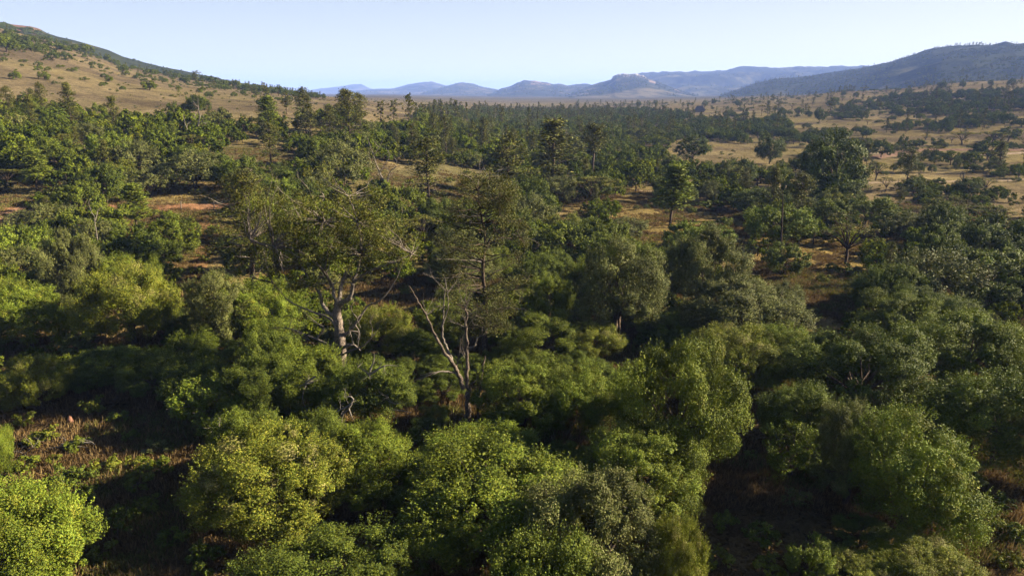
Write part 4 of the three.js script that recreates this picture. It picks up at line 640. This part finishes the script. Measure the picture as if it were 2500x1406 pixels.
// red termite mound by the clearing
{
  const p = onGround(172, 1035), g = new THREE.IcosahedronGeometry(1, 5), a = g.attributes.position, col = [];
  for (let i = 0; i < a.count; i++) { const v = V(a.getX(i), a.getY(i), a.getZ(i)), n = fbm(v.x * 2.2 + 5, v.z * 2.2 + v.y * 1.7, 4), k = 0.62 + n * 0.75, top = Math.max(0, v.y); a.setXYZ(i, v.x * k * 0.5 * (1 - 0.55 * top), v.y * k * 1.15 + 0.55, v.z * k * 0.5 * (1 - 0.55 * top)); col.push(0.15 * (0.5 + n), 0.07 * (0.5 + n), 0.04 * (0.5 + n)); }
  g.setAttribute('color', new THREE.Float32BufferAttribute(col, 3)); g.computeVertexNormals();
  const o = shade(new THREE.Mesh(g, new THREE.MeshStandardMaterial({ name: 'red earth', vertexColors: true, roughness: 1 }))); o.name = 'termite_mound'; o.position.copy(p); o.scale.setScalar(0.5); scene.add(o); tag(o, 'red earth termite mound beside dry grass at the clearing edge', 'termite mound'); landmarks.push({ short: 'red termite mound', at: [172, 1020, 1], p });
}
// farm house far out on the plain: dark steep roof over low walls
{
  const p = onGround(1708, 274), s = project(p)[2] / F, w = 26 * s, d = w * 0.5, wall = 2.2, top = 15 * s, g = new THREE.Group(); g.name = 'farm_house'; g.position.copy(p); g.rotation.y = -0.1;
  const M = (c, n) => new THREE.MeshStandardMaterial({ name: n, color: new THREE.Color().setRGB(...c), roughness: 0.95 });
  const b = shade(new THREE.Mesh(new THREE.BoxGeometry(w * 0.86, wall + 1, d * 0.86), M([0.2, 0.16, 0.12], 'mud wall'))); b.name = 'wall'; b.position.y = wall / 2 - 0.5; g.add(b);
  const hip = (W, D, y0, y1, ridge, cut) => { const q = new THREE.BufferGeometry(), a = W / 2, c = D / 2, e = ridge / 2; q.setAttribute('position', new THREE.Float32BufferAttribute([-a, y0, c, a, y0, c, a, y0, -c, -a, y0, -c, -e, y1, 0, e, y1, 0], 3)); q.setIndex([0, 1, 5, 0, 5, 4, 1, 2, 5, 2, 3, 4, 2, 4, 5, 3, 0, 4, 0, 2, 1, 0, 3, 2]); const n = q.toNonIndexed(); n.computeVertexNormals(); return n; };
  const roof = shade(new THREE.Mesh(hip(w, d, wall - 0.3, top, w * 0.55), M([0.05, 0.045, 0.045], 'thatch'))); roof.name = 'roof'; g.add(roof);
  const cap = shade(new THREE.Mesh(new THREE.BoxGeometry(w * 0.57, 0.4, 0.7), M([0.045, 0.04, 0.04], 'ridge thatch'))); cap.name = 'ridge_cap'; cap.position.y = top - 0.05; roof.add(cap);
  const win = shade(new THREE.Mesh(new THREE.BoxGeometry(w * 0.12, 1.1, 0.1), M([0.03, 0.03, 0.035], 'dark opening'))); win.name = 'doorway'; win.position.set(w * 0.18, 0.55, d * 0.43 + 0.06); g.add(win);
  scene.add(g); tag(g, 'low dark-roofed farm house alone on the pale distant plain', 'house'); landmarks.push({ short: 'dark-roofed farm house', at: [1708, 268, 1], p }); planted.push({ x: p.x, z: p.z, R: w * 0.6, H: 5, key: 'x', o: g });
}
// wire fences with wooden posts
function fence(pts, gap, label) {
  const c = new THREE.CatmullRomCurve3(pts.map(([x, y]) => onGround(x, y))), n = Math.floor(c.getLength() / gap), g = new THREE.Group(), o = c.getPointAt(0); g.name = numbered('wire_fence'); g.position.copy(o);
  const m = new THREE.MeshStandardMaterial({ name: 'weathered post', color: new THREE.Color().setRGB(0.11, 0.085, 0.065), roughness: 1 }), pg = new THREE.CylinderGeometry(0.09, 0.12, 1.9, 7), R = rngOf(55), tops = [];
  for (let i = 0; i <= n; i++) { const p = c.getPointAt(i / n); p.y = ground(p.x, p.z); const q = shade(new THREE.Mesh(pg, m)); q.name = i ? 'post_' + String(i).padStart(3, '0') : 'post'; q.position.copy(p).sub(o).add(V(0, 0.75, 0)); q.rotation.set((R() - 0.5) * 0.16, 0, (R() - 0.5) * 0.16); g.add(q); tops.push(p.clone().sub(o)); }
  for (let k = 0; k < 3; k++) { const W = new Wood(); W.limb(tops.map((t) => t.clone().add(V(0, 0.5 + k * 0.45, 0))), 0.012, 0.012, 3, [0.3, 0.3, 0.3]); const q = shade(new THREE.Mesh(W.geometry(), barkMat)); q.name = k ? 'wire_00' + k : 'wire'; g.add(q); }
  scene.add(g); tag(g, label, 'fence');
}
fence([[1600, 472], [1720, 471], [1860, 462], [1960, 454], [2120, 451], [2260, 449], [2400, 446], [2540, 438]], 5.5, 'wire fence on dark wooden posts along the pale farm track');
fence([[360, 512], [430, 511], [530, 507], [700, 508], [800, 510], [950, 505]], 6, 'wire fence on thin posts along the reddish dirt road');
// crags on the far hills
{
  const m = new THREE.MeshStandardMaterial({ name: 'granite', vertexColors: true, roughness: 0.95 }), rocks = (name, spots, label, col, seed) => {
    const R = rngOf(seed), g = new THREE.Group(); g.name = name; const c0 = spots[0]; g.position.copy(c0[0]);
    spots.forEach(([p, s], i) => { const q = new THREE.IcosahedronGeometry(1, 3), a = q.attributes.position, cc = []; for (let k = 0; k < a.count; k++) { const v = V(a.getX(k), a.getY(k), a.getZ(k)), n = fbm(v.x * 1.6 + i * 9, v.z * 1.6 + v.y * 1.3, 3), e = 0.65 + n * 0.7; a.setXYZ(k, v.x * e * s * (1 + R() * 0.02), v.y * e * s * 0.75, v.z * e * s); cc.push(...col.map((x) => x * (0.7 + 0.6 * n))); } q.setAttribute('color', new THREE.Float32BufferAttribute(cc, 3)); q.computeVertexNormals(); const o = shade(new THREE.Mesh(q, m)); o.name = i ? 'boulder_' + String(i).padStart(3, '0') : 'boulder'; o.position.copy(p).sub(c0[0]); o.rotation.y = R() * 6; g.add(o); });
    scene.add(g); tag(g, label, 'rock outcrop');
  };
  const S = surfaces.find((s) => s.name === 'outcrop_hill'), put = (q, f, up = 0) => { const a = Math.atan((q - 1250) / (F / CP)), r = lerp(S.near(q), S.D(q), f); return V(r * Math.sin(a), S.H(q, r) + up, -r * Math.cos(a)); }, R = rngOf(8);
  rocks('summit_crag', Array.from({ length: 15 }, (_, i) => [put(1497 + i * 5.2, 0.97 + R() * 0.03, -6), 13 + R() * 14]), 'crag of dark boulders along the flat summit of the outcrop hill', [0.22, 0.19, 0.17], 12);
}

// ───────────── the woods between: random planting where the photograph shows trees ─────────────
const GAPS = [
  [[270, 482], [420, 466], [600, 486], [620, 520], [545, 560], [430, 570], [300, 530]], [[440, 545], [540, 545], [530, 620], [520, 700], [440, 695], [455, 610]], [[900, 398], [1040, 400], [1230, 418], [1230, 478], [920, 478]], [[1500, 470], [1610, 470], [1640, 600], [1540, 560]],
  [[1590, 545], [1640, 505], [1830, 530], [1820, 600], [1650, 585]], [[1755, 610], [1860, 640], [2100, 600], [2090, 700], [2030, 840], [1880, 850], [1930, 730], [1780, 690]], [[-100, 1030], [60, 1030], [210, 950], [430, 900], [440, 1060], [540, 1130], [540, 1500], [240, 1480], [220, 1290], [0, 1180]],
  [[1640, 1090], [1800, 960], [1830, 1060], [1900, 1190], [1960, 1290], [1980, 1500], [1710, 1500], [1690, 1290]], [[2330, 1200], [2600, 1180], [2600, 1500], [2340, 1480]], [[890, 690], [1010, 690], [1010, 775], [930, 770]], [[1495, 830], [1570, 830], [1570, 870], [1495, 870]], [[-60, 480], [70, 480], [75, 545], [-60, 560]],
  [[540, 350], [700, 360], [700, 390], [560, 386]], [[700, 300], [790, 300], [790, 318], [700, 318]], [[1640, 350], [1960, 352], [1950, 385], [1800, 392], [1640, 388]], [[200, 318], [245, 318], [240, 345], [205, 345]], [[1380, 490], [1420, 480], [1420, 520], [1370, 520]], [[885, 262], [1000, 264], [1010, 288], [930, 296], [890, 284]], [[1130, 285], [1150, 285], [1150, 292], [1130, 292]], [[1930, 292], [2150, 285], [2150, 305], [1940, 312]], [[2180, 335], [2560, 300], [2560, 340], [2200, 345]],
];
const inside = (poly, x, y) => { let c = false; for (let i = 0, j = poly.length - 1; i < poly.length; j = i++) { const [a, b] = poly[i], [d, e] = poly[j]; if (b > y !== e > y && x < (d - a) * (y - b) / (e - b) + a) c = !c; } return c; };
const EDGE = [[-200, 282], [0, 282], [150, 288], [300, 308], [450, 316], [520, 312], [640, 312], [760, 304], [870, 296], [900, 296], [1000, 286], [1100, 272], [1250, 264], [1450, 258], [1560, 262], [1640, 285], [2700, 285]];
function woods(px, py, r) {           // how wooded the place is that stands at this point of the view
  if (px < -160 || px > 2660) return 0;
  const wob = (fbm(px * 0.012, py * 0.03 + r * 0.004, 3) - 0.5); px += wob * 120 * sstep(150, 400, r); py += (fbm(px * 0.02 + 50, py * 0.05, 3) - 0.5) * 34 * sstep(150, 400, r);
  for (const g of GAPS) if (inside(g, px, py)) return 0;
  if (py < table(EDGE, px)) return px > 1600 && py > 225 && px < 2560 ? 0.3 * sstep(2040, 2300, px) : 0;
  if (px > 1640 && py < 345) return px > 2080 ? lerp(0.5, 0.3, sstep(2080, 2260, px)) * (fbm(px * 0.022, py * 0.07 + 9, 2) > 0.5 ? 1 : 0.12) : py < 298 ? 0.35 * sstep(280, 298, py) + 0.06 : 0.7;
  if (px > 2090 && py > 340 && py < 485) return 0.05;
  if (px > 1600 && py < 470) return py > 340 && py < 420 ? 0.2 : 0.42;
  if (px > 2080 && py < 560) return 0.22;
  if (px > 1560 && py < 640) return 0.55;
  return 1;
}
const RW = rngOf(4242), cell = new Map(), CS = 8;
const keyOf = (x, z) => Math.floor(x / CS) + ',' + Math.floor(z / CS);
function register(t) { const k = keyOf(t.x, t.z); if (!cell.has(k)) cell.set(k, []); cell.get(k).push(t); }
function crowded(x, z, R, k) { const a = Math.floor(x / CS), b = Math.floor(z / CS); for (let i = -2; i <= 2; i++) for (let j = -2; j <= 2; j++) for (const t of cell.get((a + i) + ',' + (b + j)) ?? []) { const d = Math.hypot(t.x - x, t.z - z); if (d < (t.R + R) * k) return true; } return false; }
for (const t of planted) register(t);
for (const [k, bx, by, ty, w] of onPlain) { plantLoose(k, bx, by, ty, w); }
for (const [k, bx, by, ty, w] of skyline) { plantLoose(k, bx, by, ty, w); }
for (const [k, bx, by, ty, w] of farTrees) { plantLoose(k, bx, by, ty, w); }
function plantLoose(k, bx, by, ty, w) { const p = onGround(bx, by); if (!p) return; const R = w / 2 * project(p)[2] / F, H = Math.max(1, heightTo(p, ty)), t = stand(k, p, R * 1.05, H, RW() * 6.28); t.userData.auto = { key: k, p, R, H, zone: 'plain' }; register(planted[planted.length - 1]); }
// shrubs on the western slope
{
  for (const [bx, by, ty, w] of onSlope) {
    const p = onGround(bx, by); if (!p) continue;
    const R = w / 2 * project(p)[2] / F, H = Math.max(1.6, heightTo(p, ty) * 1.35), k = ['dark', 'mid', 'dark2', 'mid2'][Math.floor(RW() * 4)], e = far[k], o = e[0].clone(); o.name = numbered('shrub'); o.position.copy(p); o.rotation.y = RW() * 6.28; o.scale.set(R / e[1] * 1.25, H / e[2], R / e[1] * 1.25); scene.add(o);
    o.userData.auto = { key: k, p, R, H, zone: 'slope' };
  }
}
const wild = [];
{
  let tries = 0;
  while (tries++ < 60000) {
    const a = (RW() * 2 - 1) * 40 * D2R, r = Math.sqrt(lerp(44 * 44, 950 * 950, RW())), x = r * Math.sin(a), z = -r * Math.cos(a), y = ground(x, z), [px, py, f] = project(V(x, y, z));
    if (py > 1620) continue;
    const w = woods(px, py, r); if (w <= 0 || (w < 1 && vnoise(x * 0.06 + 3, z * 0.06) * 0.5 + vnoise(x * 0.17, z * 0.17 + 8) * 0.5 > lerp(0.3, 0.72, w))) continue;
    const u = RW(), c = px < 1000 ? (py < 310 ? 0.11 : 0.03) : px < 1560 ? (py < 300 ? 0.13 : 0.04) : py < 345 ? 0.09 : 0.03;
    let key, R, H, v = RW();
    if (u < c && r > 100) { key = v < 0.42 ? 'cedar_old' : v < 0.75 ? 'cedar_tall' : v < 0.9 ? 'cedar_tuft' : 'cedar_young'; H = lerp(6, 14, Math.pow(RW(), 1.4)); R = H * lerp(0.16, 0.27, RW()); }
    else if (u < c + 0.035 && r > 120) { key = 'acacia'; R = lerp(3, 5, RW()); H = R * 1.3; }
    else if (u < c + 0.042 && r > 140 && px < 1600) { key = v < 0.5 ? 'dead' : 'dead2'; R = 2.4; H = lerp(6, 11, RW()); }
    else { R = r < 330 ? lerp(2.0, 5.4, RW()) : lerp(1.7, 4.7, RW()); H = R * lerp(1.25, 1.75, RW()); key = v < 0.27 ? 'dark' : v < 0.46 ? 'dark2' : v < 0.66 ? 'mid' : v < 0.79 ? 'mid2' : v < 0.84 ? 'bright' : v < 0.96 ? 'grey' : 'yellow'; if (px > 1640 && py < 345 && v > 0.77) key = 'dark'; if (px > 2060 && py > 345 && py < 570) { R *= 0.62; H *= 0.55; } }
    if (r < 100) { R = lerp(1.5, 2.6, RW()); H = R * lerp(1.0, 1.4, RW()); key = v < 0.4 ? 'dark2' : v < 0.7 ? 'dark' : v < 0.85 ? 'mid2' : 'grey'; }
    if (crowded(x, z, R, r < 110 ? 0.62 : 0.60)) continue;
    { const [, ty] = project(V(x, y + H, z)), w = R * F / f; let hides = 0; for (const gap of GAPS) for (const [u2, v2] of [[px, ty], [px, (ty + py) / 2], [px - w * 0.7, (ty + py) / 2], [px + w * 0.7, (ty + py) / 2], [px - w * 0.7, ty + (py - ty) * 0.2], [px + w * 0.7, ty + (py - ty) * 0.2]]) if (inside(gap, u2, v2)) hides++; if (hides) continue; }
    const t = { x, z, y, R, H, key, r, px, py, turn: RW() * 6.28, size: Math.max(R * 2, H) / r }; register(t); wild.push(t);
  }
}
const isCedar = (t) => t.key.startsWith('cedar');
const MOST = { tree: 148, cedar: 120, acacia: 60, dead: 30 }, seen = { tree: 0, cedar: 0, acacia: 0, dead: 0 }, rest = [];
for (const t of wild.sort((a, b) => b.size - a.size)) {
  const c = isCedar(t) ? 'cedar' : t.key === 'acacia' ? 'acacia' : t.key.startsWith('dead') ? 'dead' : 'tree';
  if (seen[c]++ < MOST[c]) { const o = stand(t.key, V(t.x, t.y, t.z), t.R, t.H, t.turn); o.userData.auto = { key: t.key, p: V(t.x, t.y, t.z), R: t.R, H: t.H, zone: 'wood' }; } else rest.push(t);
}
// the remaining distant woodland reads as one mass
function mass(name, label, list, set, hue) {
  const by = new Map(), holder = new THREE.Group(); holder.name = name; kind(holder, 'stuff', label);
  for (const t of list) { if (!by.has(t.key)) by.set(t.key, []); by.get(t.key).push(t); }
  const Q = new THREE.Quaternion(), M = new THREE.Matrix4(), C = new THREE.Color(), R = rngOf(name.length * 7);
  for (const [k, l] of by) { const e = (typeof set === 'function' ? set(k) : set[k]) ?? far.dark; for (const part of e[0].children) { const im = shade(new THREE.InstancedMesh(part.geometry, part.material, l.length)); im.name = part.name; l.forEach((t, i) => { M.compose(V(t.x, t.y, t.z), Q.setFromAxisAngle(V(0, 1, 0), t.turn), V(t.R / e[1], t.H / e[2], t.R / e[1])); im.setMatrixAt(i, M); const b = 0.8 + 0.4 * ((t.turn * 7.13) % 1); im.setColorAt(i, C.setRGB(b, b * (0.95 + 0.1 * ((t.turn * 3.7) % 1)), b)); }); holder.add(im); } }
  scene.add(holder); return holder;
}
mass('distant_woodland', 'continuous far woodland of evergreen trees and cedars filling the valley', rest, far);
// scrub over the hills
{
  const list = [], R = rngOf(31415), N = { distant_ridge: 250, distant_hill: 600, pointed_hill: 700, rocky_hill: 1100, long_ridge: 2200, outcrop_hill: 1700, east_hill: 6000, west_ridge: 3400 };
  for (const s of surfaces) for (let i = 0; i < N[s.name]; i++) {
    const q = lerp(Math.max(s.p0, -120), Math.min(s.p1, 2640), R()), r = lerp(s.near(q), s.D(q), Math.pow(R(), 0.75) * 1.02), a = Math.atan((q - 1250) / (F / CP)), x = r * Math.sin(a), z = -r * Math.cos(a), y = s.H(q, r);
    if (y < ground(x, z) - 1 || fbm(x * 0.012 / s.SC, z * 0.012 / s.SC + 20, 4) < 0.38 + 0.1 * R()) continue;
    if (s.name === 'outcrop_hill' && (q > 1582 && q < 1600)) continue;
    const u = R(), k = s.name === 'west_ridge' || u < 0.8 ? ['dark', 'dark2', 'mid', 'mid2'][Math.floor(R() * 4)] : u < 0.93 ? 'cedar_old' : 'cedar_tuft', b = k.startsWith('cedar'), top = (r - s.near(q)) / (s.D(q) - s.near(q)) > 0.9 ? 0.5 : 1, Rr = top * (b ? 2.4 : lerp(2, 5.4, R() * R())) * (r > 3600 ? 1.7 : 1);
    list.push({ x, y: y - 0.4, z, R: Rr, H: b ? top * lerp(8, 14, R()) : Rr * lerp(0.9, 1.4, R()), key: k, turn: R() * 6.28 });
  }
  mass('hillside_scrub', 'scrub and small trees covering the far hillsides', list, far);
}
// low dry scrub and stray bushes out on the plain and slope
{
  const list = [], R = rngOf(2718);
  for (let i = 0; i < 9500; i++) {
    const a = (R() * 2 - 1) * 40 * D2R, r = Math.sqrt(lerp(120 * 120, 1500 * 1500, R())), x = r * Math.sin(a), z = -r * Math.cos(a), q = bearing(x, z), big = r > 420 && q > 1400 && R() < 0.3;
    if (fbm(x * 0.02, z * 0.02 + 60, 3) < 0.45) continue;
    if (crowded(x, z, 1, 0.7)) continue;
    const s = big ? lerp(1.4, 3.4, R()) : q < 1000 && r > 300 ? lerp(0.35, 1.3, R() * R()) : lerp(0.3, 1.1, R()), k = big ? (R() < 0.3 ? 'cedar_old' : R() < 0.3 ? 'acacia' : 'dark') : ['dark', 'mid', 'grey', 'yellow'][Math.floor(R() * 4)];
    list.push({ x, y: ground(x, z) - 0.05, z, R: k === 'cedar_old' ? s * 0.8 : s, H: k === 'cedar_old' ? s * 3.4 : s * lerp(0.7, 1.3, R()), key: k, turn: R() * 6.28 });
  }
  for (let i = 0; i < 5200; i++) {         // bushes thickening towards the western crest
    const q = lerp(-140, 790, R()), r = lerp(400, 830, R()), a = Math.atan((q - 1250) / (F / CP)), x = r * Math.sin(a), z = -r * Math.cos(a), n = fbm(x * 0.014 + 70, z * 0.014, 3), w = sstep(470, 800, r) * (0.08 + 0.26 * sstep(250, 700, q)) + (n > 0.51 ? 0.5 * sstep(540, 640, r) : 0) + 0.05;
    if (R() > w) continue; const s = lerp(0.7, 2.7, Math.pow(R(), 1.6)), k = R() < 0.08 ? 'cedar_old' : ['dark', 'mid', 'dark2', 'mid2', 'bright'][Math.floor(R() * 5)];
    list.push({ x, y: ground(x, z) - 0.1, z, R: k === 'cedar_old' ? 1.2 : s, H: k === 'cedar_old' ? 5.5 : s * lerp(0.9, 1.6, R()), key: k, turn: R() * 6.28 });
  }
  mass('plain_scrub', 'low scattered scrub over the dry plain and slope', list, far);
}
// dry grass tussocks close by
{
  const blade = (seed, n, h, sp, pal) => { const R = rngOf(seed), L = new Leaves(); for (let i = 0; i < n; i++) { const a = R() * 6.28, l = 0.15 + R() * sp, d = V(Math.cos(a) * l, 1, Math.sin(a) * l).normalize(), k = h * (0.5 + 0.7 * R()), o = rand3(R), c = pal[Math.floor(R() * pal.length)], v = 0.6 + 0.7 * R(); L.add(o[0] * 0.3 + d.x * k / 2, d.y * k / 2 - 0.03, o[2] * 0.3 + d.z * k / 2, Math.cos(a + 1.6), 0.1, Math.sin(a + 1.6), d.x, d.y, d.z, k, 0.035 + 0.03 * R(), c.map((x) => x * v)); } return L.geometry(); };
  const strawMat = new THREE.MeshPhysicalMaterial({ name: 'straw', vertexColors: true, side: THREE.DoubleSide, roughness: 0.9, transmission: 0.25, thickness: 0, specularIntensity: 0.04 });
  const straw = [[0.12, 0.078, 0.032], [0.10, 0.062, 0.025], [0.15, 0.105, 0.045], [0.072, 0.046, 0.02]], olive = [[0.11, 0.105, 0.025], [0.085, 0.09, 0.022], [0.14, 0.12, 0.033]];
  const kinds = [blade(1, 24, 0.55, 1.1, straw), blade(2, 22, 0.36, 1.6, straw), blade(3, 22, 0.42, 1.2, olive)], R = rngOf(99), lists = [[], [], []], M = new THREE.Matrix4(), Q = new THREE.Quaternion();
  for (let i = 0; i < 230000; i++) {
    const a = (R() * 2 - 1) * 41 * D2R, r = 34 + 190 * Math.pow(R(), 1.25), x = r * Math.sin(a), z = -r * Math.cos(a), n = fbm(x * 0.12 + 9, z * 0.12, 3); if (n < 0.36 + 0.16 * R()) continue;
    const k = n > 0.6 && R() < 0.6 ? 2 : R() < 0.5 ? 0 : 1, s = lerp(0.4, 1.5, Math.pow(R(), 1.4)) * (0.45 + n * 1.1) * (r > 120 ? 0.8 : 1);
    M.compose(V(x, ground(x, z), z), Q.setFromAxisAngle(V(0, 1, 0), R() * 6.28), V(s * 1.2, s, s * 1.2)); lists[k].push(M.clone());
  }
  const g = new THREE.Group(); g.name = 'dry_grass'; kind(g, 'stuff', 'long dry golden grass growing on the clearings between the trees');
  lists.forEach((l, i) => { const m = shade(new THREE.InstancedMesh(kinds[i], strawMat, l.length)); m.name = 'grass_tussocks'; l.forEach((q, j) => m.setMatrixAt(j, q)); g.add(m); }); scene.add(g);
}
// small shrubs in the clearings
{
  const spots = [[60, 1150, 1], [130, 1135, 2], [190, 1100, 1], [260, 1150, 2], [320, 1075, 1], [380, 1160, 1], [120, 1075, 2], [220, 1215, 1], [420, 1105, 2], [290, 1030, 1], [150, 1190, 0], [340, 1195, 2], [300, 1290, 0], [250, 1360, 2], [360, 1250, 2], [420, 1330, 1], [160, 1320, 1], [470, 1210, 3], [330, 1140, 2], [200, 1180, 0], [90, 1090, 2], [60, 1040, 2], [230, 1010, 2], [300, 960, 3], [420, 1000, 0], [380, 1110, 3], [1720, 1180, 2], [1690, 1230, 2], [1770, 1290, 1], [1860, 1330, 0], [1750, 1380, 2], [1880, 1400, 2], [1940, 1230, 3], [1830, 1120, 1], [2400, 1300, 2], [2360, 1380, 2], [2460, 1390, 2], [2440, 1240, 0], [2030, 660, 1], [2010, 690, 2], [1870, 640, 2], [1990, 780, 3], [1960, 830, 0], [1845, 690, 2], [2070, 670, 0], [960, 745, 2], [990, 720, 2], [470, 560, 1], [520, 575, 1], [430, 590, 1], [500, 640, 2], [480, 670, 2], [1540, 850, 2], [1000, 450, 2], [1100, 445, 2], [1140, 425, 0], [1730, 560, 1], [1770, 555, 1], [1690, 520, 1], [1580, 510, 0], [410, 535, 1], [370, 530, 2], [560, 1180, 1], [500, 1390, 0], [1660, 1150, 0], [2480, 1320, 1]];
  const hue = ['dark green', 'olive', 'straw-yellow', 'grey twiggy'], R = rngOf(66);
  for (const [bx, by, k] of spots) { const p = onGround(bx, by); if (!p) continue; const e = shrubs[k], s = lerp(0.55, 1.15, R()) * (Math.hypot(p.x, p.z) > 110 ? 1.2 : 0.85), o = e[0].clone(); o.name = numbered('shrub'); o.position.copy(p); o.rotation.y = R() * 6.28; o.scale.set(s, s * lerp(0.7, 1.1, R()), s); scene.add(o); o.userData.auto = { key: 'shrub', word: hue[k], p, R: 1.3 * s, H: 1.5 * s, zone: 'clearing' }; }
}
// ───────────── labels for everything planted by the loops: look, size, and where it stands from the nearest landmark ─────────────
{
  const extra = [['grass gap in the forest', 1000, 440], ['dirt road', 420, 505], ['bare soil bank', 30, 510], ['foot path', 490, 620], ['plain road', 2260, 372], ['farm track', 2200, 446], ['right-hand clearing', 1960, 700], ['dark clearing', 330, 1150], ['brown grass gap', 1800, 1220], ['grassy western slope', 400, 215], ['red soil scar', 265, 288], ['flat craggy hill', 1540, 215], ['dark eastern hill', 2300, 180]];
  for (const [short, x, y] of extra) landmarks.push({ short, at: [x, y, 1] });
  const taken = new Map(), nth = ['', 'second ', 'third ', 'fourth ', 'fifth ', 'sixth ', 'seventh ', 'eighth ', 'ninth ', 'tenth ', 'eleventh ', 'twelfth ', 'thirteenth ', 'fourteenth ', 'fifteenth ', 'sixteenth '], todo = [];
  for (const o of scene.children) { const a = o.userData.auto; if (!a) continue; const [px, py] = project(V(a.p.x, a.p.y + a.H * 0.5, a.p.z)); let best = null, bd = 1e9; for (const l of landmarks) { const d = Math.hypot((l.at[0] - px), (l.at[1] - py) * 1.6); if (d < bd) { bd = d; best = l; } } todo.push({ o, a, px, py, best, bd }); }
  todo.sort((a, b) => a.bd - b.bd);
  for (const { o, a, px, py, best, bd } of todo) {
    const dx = px - best.at[0], dy = (py - best.at[1]) * 1.6, parts = []; if (Math.abs(dy) > 0.5 * Math.abs(dx)) parts.push(dy < 0 ? 'behind' : 'in front of'); if (Math.abs(dx) > 0.5 * Math.abs(dy)) parts.push(dx < 0 ? 'left of' : 'right of');
    const c = a.zone === 'slope' || a.key === 'shrub' ? 'shrub' : CAT(a.key), size = c === 'cedar' ? (a.H > 12.5 ? 'tall ' : a.H > 9.8 ? '' : 'short ') : c === 'shrub' ? (a.R > 2.6 ? 'wide ' : a.R > 1.3 ? '' : 'little ') : c === 'acacia' ? 'flat-topped ' : c === 'dead tree' ? 'leafless ' : a.R > 3.9 ? 'broad ' : a.R > 2.8 ? '' : 'small ';
    const hue = c === 'cedar' ? { cedar_old: 'ragged ', cedar_tall: 'pointed ', cedar_young: 'neat conical ', cedar_tuft: 'bare-trunked ' }[a.key] : c === 'acacia' ? '' : c === 'dead tree' ? 'grey ' : (a.word ?? WORD[a.key]) + ' ', noun = c === 'tree' ? 'broadleaf tree' : c;
    const rel = (bd < 70 ? 'close ' : bd > 190 ? 'well ' : '') + parts.join(' and '), text = `${size}${hue}${noun} ${rel} the ${best.short}`, k = taken.get(text) ?? 0; taken.set(text, k + 1);
    let full = (nth[k] ?? k + 1 + 'th ') + text; if (full.split(' ').length > 16) full = full.replace(/ (close|well) /, ' ').replace('broadleaf tree', 'tree');
    tag(o, full, c);
  }
  console.log(todo.length + ' loop labels, ' + planted.length + ' planted, wild ' + wild.length + ', mass ' + rest.length + ', ' + JSON.stringify(seen));
}
// members of each kind share a group
for (const o of scene.children) {
  const u = o.userData; if (!u.category) continue;
  const g = { tree: 'broadleaf trees of the valley woodland', cedar: 'cedars standing in the valley woodland', acacia: 'flat-topped acacias and thorn trees', 'dead tree': 'leafless dead trees', 'dead branch': 'dead boughs and fallen wood', fence: 'wire fences beside the roads' }[u.category];
  if (u.category === 'shrub') u.group = u.auto?.zone === 'slope' || o.position.z < -300 ? 'shrubs dotted over the grassy western slope' : 'small shrubs growing in the clearings'; else if (g) u.group = g;
}
camera.far = 45000; camera.updateProjectionMatrix();
let tris = 0; { const got = new Set(); scene.traverse((o) => { if (o.isMesh && !got.has(o.geometry)) { got.add(o.geometry); tris += (o.geometry.index ? o.geometry.index.count : o.geometry.attributes.position.count) / 3; } }); }
console.log('unique triangles ' + Math.round(tris) + ', objects ' + scene.children.length);
renderer.render(scene, camera);
